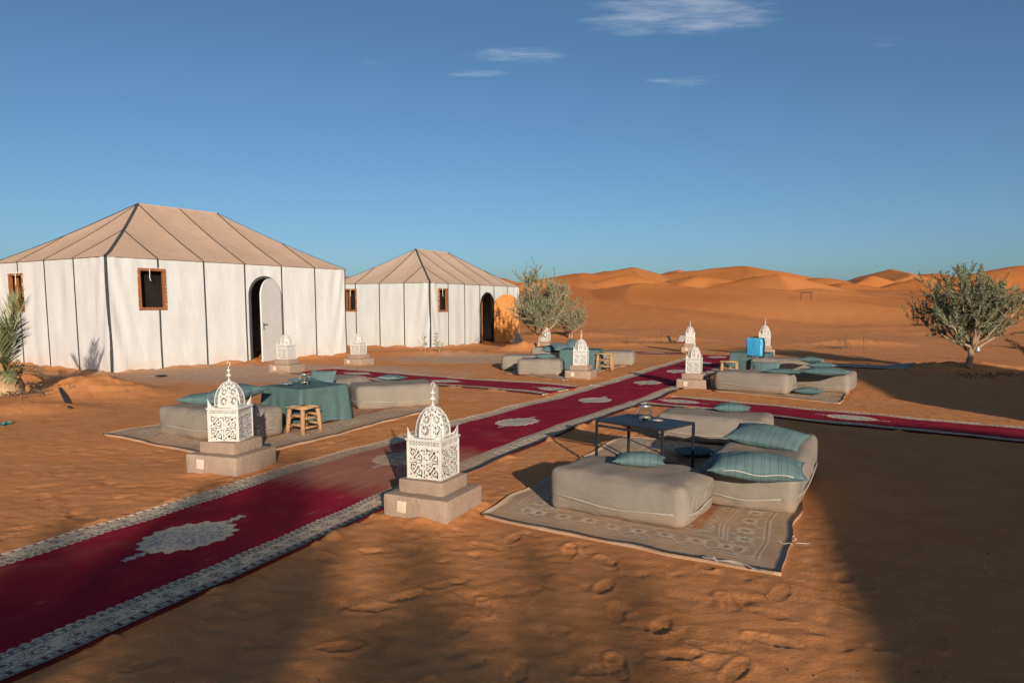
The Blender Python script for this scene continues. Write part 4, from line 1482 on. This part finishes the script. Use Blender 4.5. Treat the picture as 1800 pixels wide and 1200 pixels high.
pouf(cR, math.atan2(*(G(750, 712) - G(690, 719))[::-1]) - .35, 1.28, .76, .36, 'grey pouf between the left table and the crimson runners, one flat cushion on top', 7)
p = G(688, 667, .37); pillow(p, h1(*p) + .37, -.35, .46, .30, .10, 'flat teal cushion on the pouf near the crossing runner', seed=10, zip_=True)

# --- middle group by the olive
u3 = np.array([.86, -.51])
pouf(G(951, 661) + np.array([0, .28]), -.18, .98, .66, .36, 'front grey pouf of the middle lounge group near the olive tree', 8)
pouf(G(915, 652) + np.array([.1, .5]), -.18, 1.05, .70, .36, 'second grey pouf of the middle lounge group, behind the front one', 9)
p = G(959, 631, .36); pillow(p, h1(*p) + .37, -.1, .48, .32, .13, 'small teal cushion on the front pouf of the middle group', seed=11)
pouf(G(985, 634) + np.array([.0, .55]), -.3, 1.5, .8, .34, 'low grey pouf under the heap of teal cushions before the olive tree', 10)
p = G(972, 618, .35); pillow(p, h1(*p) + .36, -.2, .62, .46, .17, 'left teal cushion of the heap before the olive tree', (.2, 0), seed=12)
p = G(988, 616, .40); pillow(p, h1(*p) + .42, .3, .56, .46, .16, 'middle teal cushion of the heap before the olive tree', (.35, .1), seed=13)
p = G(1010, 611, .45); pillow(p, h1(*p) + .46, -.5, .50, .42, .15, 'top teal cushion of the heap, pointed corner up', (.5, .3), seed=14)
tm_ = (G(1005, 655) + G(1045, 650)) / 2 + np.array([0, .5])
cloth_table(tm_, -.25, .95, .8, .50, 'low table under a teal cloth hidden partly by the middle lantern', 3)
stool(G(1063, 652), -.25, 1.08, 'rustic wooden stool right of the middle lantern')
pouf(G(1078, 643) + np.array([.05, .5]), -.25, 1.15, .8, .36, 'grey pouf behind the stool of the middle lounge group', 11)

# --- right group with the suitcase
aG = math.atan2(*(G(1388, 697) - G(1286, 690))[::-1])
cg = (G(1286, 690) + G(1392, 697)) / 2 + np.array([.0, .34])
pouf(cg, aG, 1.30, .70, .35, 'front grey pouf of the suitcase lounge group', 12)
cg2 = (G(1410, 688) + G(1487, 695)) / 2 + np.array([.16, .42])
pouf(cg2, aG, 1.02, .92, .35, 'grey pouf with a long teal cushion, right end of the suitcase group', 13)
cg3 = (G(1360, 660) + G(1420, 663)) / 2 + np.array([.15, .62])
pouf(cg3, aG, 1.5, .75, .35, 'grey pouf behind the suitcase group with two small cushions near it', 14)
p = G(1425, 637, .36); pillow(p, h1(*p) + .37, aG, .46, .32, .13, 'small teal cushion on the back pouf of the suitcase group', seed=15)
p = G(1443, 648, .36); pillow(p, h1(*p) + .37, aG, .52, .34, .13, 'middle-sized teal cushion just behind the long one', seed=16)
p = G(1452, 660, .36); pillow(p, h1(*p) + .36, aG, .78, .42, .16, 'long teal cushion on the right-hand pouf of the suitcase group', seed=17)
p = G(1421, 696); pillow(p, h1(*p) + .03, aG - .05, .46, .30, .13, 'small teal cushion fallen on the pale striped rug', seed=18)
tg = (G(1290, 652) + G(1352, 655)) / 2 + np.array([.05, .15])
cloth_table(tg, aG + .05, .86, .72, .46, 'low table under a teal cloth carrying the blue suitcase', 5)
p = G(1345, 668, .2); pillow(p, h1(*p) + .30, aG + .2, .50, .40, .14, 'teal cushion leaning against the suitcase table', (.95, 0), seed=19)
p = G(1377, 658, .36); pillow(p, h1(*p) + .36, aG, .62, .34, .10, 'flat teal cushion on the front pouf of the suitcase group', seed=20)
stool(G(1281, 667), aG + .25, 1.0, 'rustic wooden stool left of the suitcase table')

# suitcase
zs = h1(*tg) + .478
sp = G(1328, 628, .48)
sc_ = empty('suitcase', (sp[0], sp[1], zs), aG - .12); tag(sc_, 'bright blue hard-shell suitcase standing on the teal table', 'suitcase')
me = rounded(.34, .11, .39, .035, (14, 6, 16), .004, sag=lambda x, y: 0); link(me, 'front_shell', m_blue, sc_, (0, -.058, .035))
me = rounded(.34, .09, .39, .035, (14, 6, 16), .004); link(me, 'back_shell', m_rubber, sc_, (0, .048, .035))
for k in range(6): MB().box((-.125 + k * .05, -.116, .23), (.012, .008, .31)).build('shell_rib', m_blue, sc_)
for sx in (-1, 1):
    for sy in (-1, 1): mb = MB(); mb.tube([(sx * .13 - .012, sy * .07, .02), (sx * .13 + .012, sy * .07, .02)], .02, 10); mb.build('wheel', m_rubber, sc_, True)
mb = MB(); mb.tube([(-.06, -.0, .425), (-.055, -.0, .447), (.055, -.0, .447), (.06, -.0, .425)], .009, 6); mb.build('carry_handle', m_rubber, sc_, True)
MB().box((.0, -.002, .23), (.348, .014, .397)).build('zip_band', m_rubber, sc_)
p = at(tg, aG, .28, -.12); dish(p[0], p[1], zs, .9, 'small dish on the suitcase table beside the suitcase', m_plate)

# ------------------------------------------------------------------ trees
def olive(p, h, w, label, seed, nl, mat, lean=(0, 0), trunk_r=.05, top=1.0, fork=.25, multi=1):
    rn = random.Random(seed)
    root = empty('olive_tree', (p[0], p[1], p[2] - .03)); tag(root, label, 'tree', 'grey-green olive trees')
    tr, br = MB(), MB()
    lv, lf, tone = [], [], []
    fz = h * fork
    tips = []
    cr = Vector((lean[0], lean[1], 0))

    def curve(a, b_, sagk, n=6, j=.03):
        out = []
        for i in range(n + 1):
            t = i / n; q = a.lerp(b_, t) + Vector((rn.uniform(-j, j), rn.uniform(-j, j), sagk * math.sin(math.pi * t))) * (1 if 0 < i < n else 0)
            out.append(q)
        return out
    for mI in range(multi):
        off = Vector((rn.uniform(-.12, .12), rn.uniform(-.08, .08), 0)) if multi > 1 else Vector((0, 0, 0))
        top_ = Vector((lean[0] * .5, lean[1] * .5, fz)) + off * 1.6
        tpts = curve(off, top_, 0, 5, .012)
        tr.tube(tpts, [trunk_r * (1.35 - .5 * i / 5) for i in range(6)], 9)
        nlimb = max(5, int(15 / multi))
        for k in range(nlimb):
            az = 2 * math.pi * (k + rn.uniform(-.3, .3)) / nlimb + mI; el = rn.uniform(.08, 1.4)
            rad = w / 2 * rn.uniform(.55, .95) * math.cos(el * .75); hh = (h - fz) * (.22 + .62 * math.sin(el)) * rn.uniform(.8, 1.05)
            st = tpts[-1 - rn.choice((0, 0, 1))]
            end = st + Vector((rad * math.cos(az), rad * math.sin(az), hh * .85)) + cr * .4
            lp_ = curve(st, end, -.05 * w, 6, .04)
            tr.tube(lp_, [trunk_r * .62 * (1 - .75 * i / 6) for i in range(7)], 6)
            for m_ in range(10):
                t = rn.uniform(.3, 1.0); i = min(5, int(t * 6)); s_ = lp_[i].lerp(lp_[i + 1], t * 6 - i)
                d_ = (end - st).normalized() * rn.uniform(.2, .7) + Vector((rn.uniform(-1, 1), rn.uniform(-1, 1), rn.uniform(.0, 1.1)))
                L_ = w * rn.uniform(.14, .26); e_ = s_ + d_.normalized() * L_
                bp = curve(s_, e_, -.02, 4, .02)
                br.tube(bp, [.011, .009, .007, .006, .004], 4, False)
                for q in range(5): tips.append((bp[rn.choice((1, 2, 3, 4))], d_.normalized()))
    nt_ = len(tips); per = max(4, int(nl / nt_))
    for (s_, d_) in tips:
        dd = (d_ * .6 + Vector((rn.uniform(-.8, .8), rn.uniform(-.8, .8), rn.uniform(-.15, 1.25) * top))).normalized()
        L_ = w * rn.uniform(.07, .19)
        n = 5; tp = [s_ + dd * L_ * i / n + Vector((0, 0, .03 * (i / n) ** 2)) for i in range(n + 1)]
        br.tube([tp[0], tp[2], tp[5]], [.005, .004, .002], 3, False)
        base_t = min(1, max(0, .38 + rn.gauss(0, .14) + .0))
        for i in range(per):
            t = (i + rn.random()) / per; q = s_ + dd * L_ * t * 1.08
            ax = (dd * rn.uniform(.3, 1.0) + Vector((rn.uniform(-1, 1), rn.uniform(-1, 1), rn.uniform(-.6, 1)))).normalized()
            sd_ = ax.cross(Vector((rn.uniform(-1, 1), rn.uniform(-1, 1), rn.uniform(-1, 1)))).normalized()
            ll, ww = rn.uniform(.042, .072), rn.uniform(.006, .0105)
            k0 = len(lv)
            lv.extend([tuple(q), tuple(q + ax * ll * .5 + sd_ * ww), tuple(q + ax * ll), tuple(q + ax * ll * .5 - sd_ * ww)])
            lf.append((k0, k0 + 1, k0 + 2, k0 + 3))
            tv = min(1, max(0, base_t + rn.gauss(0, .16))); tone += [tv] * 4
    tr.build('trunk', m_bark, root, True); br.build('branches', m_twig, root)
    me = bpy.data.meshes.new('crown'); me.from_pydata(lv, [], lf)
    a = me.attributes.new('tone', 'FLOAT', 'POINT'); a.data.foreach_set('value', tone)
    link(me, 'crown', mat, root)
    return root


p = GH(945, 614); olive(p, 3.0, 2.35, 'olive tree with dry pale foliage beside the ochre door', 3, 36000, m_olive2, (.15, 0), .05, 1.6, .17)
p = GH(1001, 594); olive(p, 2.2, 1.9, 'smaller olive bush behind the dry olive tree', 5, 13000, m_olive2, (.0, 0), .035, .8, .12, 3)
p = GH(1704, 646); tree3 = olive(p, 2.62, 2.5, 'lone olive tree on a sand mound at right, round crown', 9, 42000, m_olive, (.0, 0), .065, 1.7, .2)


def hanging_jar(tp, px_, py_, label):
    p0 = GH(*tp); dd = p0[1]
    r_ = ray(px_, py_); k = dd / r_[1]; x, y, z = r_[0] * k, dd - .05, CH + r_[2] * k
    r = empty('hanging_lantern', (x, y, z), 0, .8); tag(r, label, 'lantern', 'glass lanterns hung in the olives')
    MB().lathe([(.0005, -.15), (.06, -.15), (.075, -.12), (.075, -.05), (.05, -.015), (.04, -.01)], 18).build('glass', m_plate, r, True)
    MB().lathe([(.055, -.02), (.055, .01), (.02, .03), (.0005, .032)], 16).build('cap', m_plate, r, True)
    mb = MB(); mb.tube([(0, 0, .03), (0.01, 0, .12), (0, 0, .42)], .004, 5); mb.build('hook_wire', m_black, r)


hanging_jar((1704, 646), 1716, 610, 'small glass lantern hanging beside the trunk of the lone olive')
hanging_jar((945, 614), 958, 586, 'small dark lantern hanging in the dry olive by the tent')


def frond(L_, droop, n=46, wid=.32, seed=0):
    rn = random.Random(seed); mb = MB(); tone = []
    pts = []
    for i in range(13):
        t = i / 12; pts.append(Vector((L_ * (t - .12 * droop * t * t), 0, L_ * (.0 + .02 * t) - droop * L_ * .55 * t ** 2.2)))
    mb.tube(pts, [.016 * (1 - .8 * i / 12) + .003 for i in range(13)], 6)
    tone += [.85] * len(mb.v)
    for i in range(n):
        t = .12 + .87 * i / (n - 1)
        k = min(11, int(t * 12)); q = pts[k].lerp(pts[k + 1], t * 12 - k); tg_ = (pts[k + 1] - pts[k]).normalized()
        ll = wid * L_ * (math.sin(math.pi * min(1, t * .8 + .12)) ** .6) * rn.uniform(.85, 1.1)
        for s in (-1, 1):
            dv = (tg_ * rn.uniform(.75, 1.05) + Vector((0, s * rn.uniform(.55, .85), rn.uniform(.05, .45)))).normalized()
            e_ = q + dv * ll - Vector((0, 0, .10 * ll)); m_ = q + dv * ll * .5
            w_ = tg_.cross(dv).cross(dv).normalized() * .010
            n0 = len(mb.v)
            mb.v += [tuple(q - w_ * .6), tuple(q + w_ * .6), tuple(m_ + w_), tuple(e_), tuple(m_ - w_)]
            mb.f += [(n0, n0 + 1, n0 + 2, n0 + 4), (n0 + 4, n0 + 2, n0 + 3)]
            tone += [min(1, max(0, rn.gauss(.42, .17)))] * 5
    me = mb.mesh('frond'); a = me.attributes.new('tone', 'FLOAT', 'POINT'); a.data.foreach_set('value', tone)
    me.materials.append(m_palm)
    return me


def palm(p, th, tr_, fr, L_, label, seed, lean=0.0, fibre=True):
    rn = random.Random(seed)
    root = empty('date_palm', p); tag(root, label, 'tree', 'date palms')
    mb = MB(); N = 18; K = max(10, int(th / .05))
    def tk(u, v):
        a = u * 2 * math.pi; z = v * th
        r = tr_ * (1.0 + .16 * math.sin(v * math.pi) - .15 * v) * (1 + .10 * math.sin(a * 5 + z * 24) * math.cos(z * 40 + a * 3)) + .02 * float(perlin(np.array(math.cos(a) * 3), np.array(z * 6 + math.sin(a) * 3), 99))
        return (r * math.cos(a) + lean * v, r * math.sin(a), z - .05)
    mb.grid(tk, 30, K); mb.build('trunk', m_burlap, root, True)
    ms = [frond(L_ * q, d_, seed=seed + i) for i, (q, d_) in enumerate(((1.0, .25), (.95, .5), (.9, .85)))]
    for (az, el, k, s) in fr:
        o = link(ms[k], 'frond', None, root, (lean, 0, th - .06)); o.rotation_euler = (R(rn.uniform(-25, 25)), -R(el), R(az)); o.scale = (s, s, s)
    # cut leaf stubs round the head
    for k in range(14):
        a = k * 2.4; mb = MB(); mb.tube([(tr_ * .8 * math.cos(a) + lean * .9, tr_ * .8 * math.sin(a), th * .72 + .02 * k), (tr_ * 1.18 * math.cos(a) + lean, tr_ * 1.18 * math.sin(a), th * .88 + .02 * k)], [.035, .02], 5); mb.build('leaf_base', m_burlap, root)
    return root


pp = G(12, 694); pz = h1(*pp)
palm((pp[0], pp[1], pz - .0), .62, .24, [(60, 84, 0, 1), (-10, 76, 0, .95), (185, 72, 0, 1), (100, 62, 1, .9), (-70, 66, 1, .9), (150, 50, 1, .95), (230, 48, 1, .9), (-5, 30, 2, .55), (-60, 18, 2, .62), (30, 14, 2, .5), (200, 25, 2, .8), (300, 35, 1, .7)], 1.45,
     'young date palm with fibre-wrapped trunk at the left tent', 5)
rp = random.Random(8)
PALMS = ((0.7, -13.9, 3.4, 'leftmost tall'), (1.7, -13.6, 3.8, 'second tall'), (2.8, -13.3, 3.9, 'third tall'), (3.7, -13.1, 3.5, 'rightmost tall'), (1.2, -12.6, 2.5, 'left-hand short'), (2.2, -12.2, 2.7, 'right-hand short'))
for k, (x, y, th, w_) in enumerate(PALMS):
    fr = [(i * 137.5, rp.uniform(-30, 78), rp.choice((0, 1, 1, 2)), rp.uniform(.75, 1.05)) for i in range(22)]
    palm((x, y, h1(x, y)), th, .2, fr, 1.7, w_ + ' date palm outside the picture behind the photographer', 20 + k, .2)

# ------------------------------------------------------------------ small things
rn = random.Random(21)
def stick(pxy, h_, label, lean=(.05, 0), r=.015, mat=m_drytwig, twigs=0, name='planting_stake', cat='stake'):
    p = GH(*pxy); mb = MB(); mb.tube([(0, 0, -.05), (lean[0] * .5 + .01, lean[1], h_ * .5), (lean[0], lean[1], h_)], [r, r * .9, r * .6], 6)
    for k in range(twigs):
        z = h_ * rn.uniform(.45, 1); a = rn.uniform(0, 6.28); mb.tube([(lean[0] * z / h_, 0, z), (lean[0] * z / h_ + .10 * math.cos(a), .10 * math.sin(a), z + rn.uniform(.03, .14))], [.005, .002], 4)
    o = mb.build(name, mat, None, False, (p[0], p[1], p[2])); return tag(o, label, cat)


stick((1490, 612), .36, 'short dark leaning stake on the sand mound at right', (-.14, 0), .022)
stick((1517, 610), .42, 'thin upright dry sapling on the sand mound at right', (.02, 0), .013, m_drytwig, 8, 'sapling', 'sapling')
stick((1162, 603), .52, 'thin dry sapling left of the far lantern', (.02, 0), .014, m_drytwig, 14, 'sapling', 'sapling')
stick((739, 616), .30, 'bare seedling stem at the left of the seedling bed', (-.03, 0), .008, m_twig, 4, 'seedling', 'seedling')


def seedling(pxy, h_, label, seed):
    rn_ = random.Random(seed); p = GH(*pxy); r = empty('seedling', (p[0], p[1], p[2])); tag(r, label, 'seedling', 'seedlings in the bed before the second tent')
    mb = MB(); mb.tube([(0, 0, -.03), (.02, 0, h_ * .5), (-.01, 0, h_)], [.012, .010, .006], 5); mb.build('stem', m_bark, r)
    v, f, tn = [], [], []
    for k in range(34):
        z = h_ * rn_.uniform(.3, 1.0); q = Vector((rn_.uniform(-.09, .09), rn_.uniform(-.05, .05), z)); a = Vector((rn_.uniform(-1, 1), rn_.uniform(-1, 1), rn_.uniform(-.2, 1))).normalized(); s_ = a.orthogonal().normalized(); l = rn_.uniform(.05, .09); n0 = len(v)
        v += [tuple(q), tuple(q + a * l * .5 + s_ * .016), tuple(q + a * l), tuple(q + a * l * .5 - s_ * .016)]; f.append((n0, n0 + 1, n0 + 2, n0 + 3)); tn += [rn_.uniform(.1, .6)] * 4
    me = bpy.data.meshes.new('leaves'); me.from_pydata(v, [], f); a_ = me.attributes.new('tone', 'FLOAT', 'POINT'); a_.data.foreach_set('value', tn); link(me, 'leaves', m_palm, r)


seedling((747, 618), .50, 'leafy seedling at the corner of the smaller tent', 1)
seedling((766, 616), .55, 'tallest leafy seedling in the bed, right of the tent corner', 2)
seedling((772, 622), .36, 'short leafy seedling at the right of the bed', 3)

# dry twig heaps
def twig_heap(pxy, w, n, label):
    p = G(*pxy); mb = MB()
    for k in range(n):
        x, y = p[0] + rn.gauss(0, w), p[1] + rn.gauss(0, w * .5); a = rn.uniform(0, 6.28); l = rn.uniform(.1, .35); z = h1(x, y)
        mb.tube([(x, y, z + .01), (x + l * .5 * math.cos(a), y + l * .5 * math.sin(a), z + .03 + rn.random() * .08), (x + l * math.cos(a), y + l * math.sin(a), z + rn.random() * .1)], [.008, .007, .003], 4)
    tag(mb.build('twig_heap', m_drytwig), label, 'twigs', 'heaps of dry twigs')['kind'] = 'stuff'


twig_heap((1105, 606), .35, 30, 'dry twigs on the far mound left of the saplings')
twig_heap((1465, 613), .45, 40, 'dry twigs at the foot of the right-hand mound')
twig_heap((1720, 662), .8, 40, 'dry twigs scattered round the lone olive mound')
twig_heap((45, 700), .30, 36, 'dry roots and twigs in the palm pit')

# dead palm frond at the right edge
fd = link(frond(.9, .3, 30, .3, 77), 'dead_palm_frond', None)
p = GH(1815, 640); fd.location = (p[0], p[1], p[2] + .05); fd.rotation_euler = (.3, -R(50), R(160)); tag(fd, 'dry palm frond sticking up at the right edge', 'frond')
fd.data.materials[0] = m_drytwig

# strap, rag, disc on the sand by the large tent
p = [G(*q) for q in ((104, 690), (108, 699), (117, 712), (124, 724))]
mb = MB()
for a_, b2_ in zip(p[:-1], p[1:]):
    n_ = np.array([-(b2_ - a_)[1], (b2_ - a_)[0]]); n_ = n_ / np.linalg.norm(n_) * .025
    q = [(*(a_ - n_), h1(*a_) + .03), (*(a_ + n_), h1(*a_) + .035), (*(b2_ + n_), h1(*b2_) + .03), (*(b2_ - n_), h1(*b2_) + .035)]
    mb.add(q + [(x, y, z - .012) for x, y, z in q], [(0, 1, 2, 3), (0, 4, 5, 1), (2, 6, 7, 3), (1, 5, 6, 2), (3, 7, 4, 0)])
tag(mb.build('rubber_strap', m_rubber), 'black rubber strap lying on the sand below the palm mound', 'strap')
p = G(8, 745); mb = MB(); mb.grid(lambda u, v: (p[0] + (u - .5) * .12, p[1] + (v - .5) * .16, h1(*p) + .02 + .03 * math.sin(u * 7 + v * 3) * math.sin(v * 8)), 10, 10)
tag(mb.build('cloth_scrap', m_tealrag, None, True), 'small crumpled teal cloth scrap on the sand at the left edge', 'rag')
p = G(283, 663); dish(p[0], p[1], h1(*p) + .005, 1.5, 'dark round dish on the sand before the large tent', m_rubber)

# swing frame on the far dune foot and two low seats beyond the lanterns
p = GH(1417, 527)
r = empty('swing_frame', (p[0], p[1], p[2]), .1); tag(r, 'thin dark metal swing frame far off at the foot of the dunes', 'frame')
hh, ww = p[1] * 13 / F, p[1] * 9.5 / F
for s in (-1, 1):
    for t_ in (0,):
        mb = MB(); mb.tube([(s * ww, t_, -.2), (s * ww, 0, hh)], .035, 6); mb.build('post', m_black, r)
mb = MB(); mb.tube([(-ww, 0, hh), (ww, 0, hh)], .035, 6); mb.build('crossbar', m_black, r)


def low_seat(pxy, rz, mat, label):
    p = GH(*pxy); r = empty('low_chair', (p[0], p[1], p[2]), rz, .55); tag(r, label, 'chair', 'low seats on the sand beyond the lanterns')
    M = Matrix.Rotation(.45, 3, 'X')
    MB().box((0, 0, .16), (.45, .42, .04)).build('seat', mat, r); MB().box((0, .26, .36), (.45, .035, .42), Matrix.Rotation(-.4, 3, 'X')).build('backrest', mat, r)
    for sx in (-1, 1):
        for sy in (-1, 1): MB().box((sx * .19, sy * .17, .07), (.03, .03, .15)).build('leg', m_black, r)


low_seat((1182, 603), 1.0, m_black, 'low dark chair left of the far lantern')
low_seat((1195, 603), -.8, m_grey, 'low pale grey chair just left of the far lantern')

# pebbles and litter
mb = MB()
for k in range(420):
    y = 2.5 + 22 * rn.random() ** 1.6; x = rn.uniform(-.78, .78) * y
    if float(carpet_mask(np.array([x]), np.array([y]))[0]) > 0: continue
    s = rn.uniform(.003, .010) * (1 + y * .03); z = h1(x, y) + float(fsample(np.array([x]), np.array([y]))[0])
    P = [(x + s * rn.uniform(.7, 1.3) * math.cos(a), y + s * rn.uniform(.7, 1.3) * math.sin(a), z) for a in (0, 1.3, 2.6, 3.9, 5.2)]
    mb.add(P + [(x, y, z + s * .8)], [(i, (i + 1) % 5, 5) for i in range(5)])
o = mb.build('gravel', simple('pebble', (.24, .16, .10), (.09, .07, .05), 3, .9)); o['kind'] = 'stuff'; o['label'] = 'scattered pebbles and grit on the sand'; o['category'] = 'gravel'
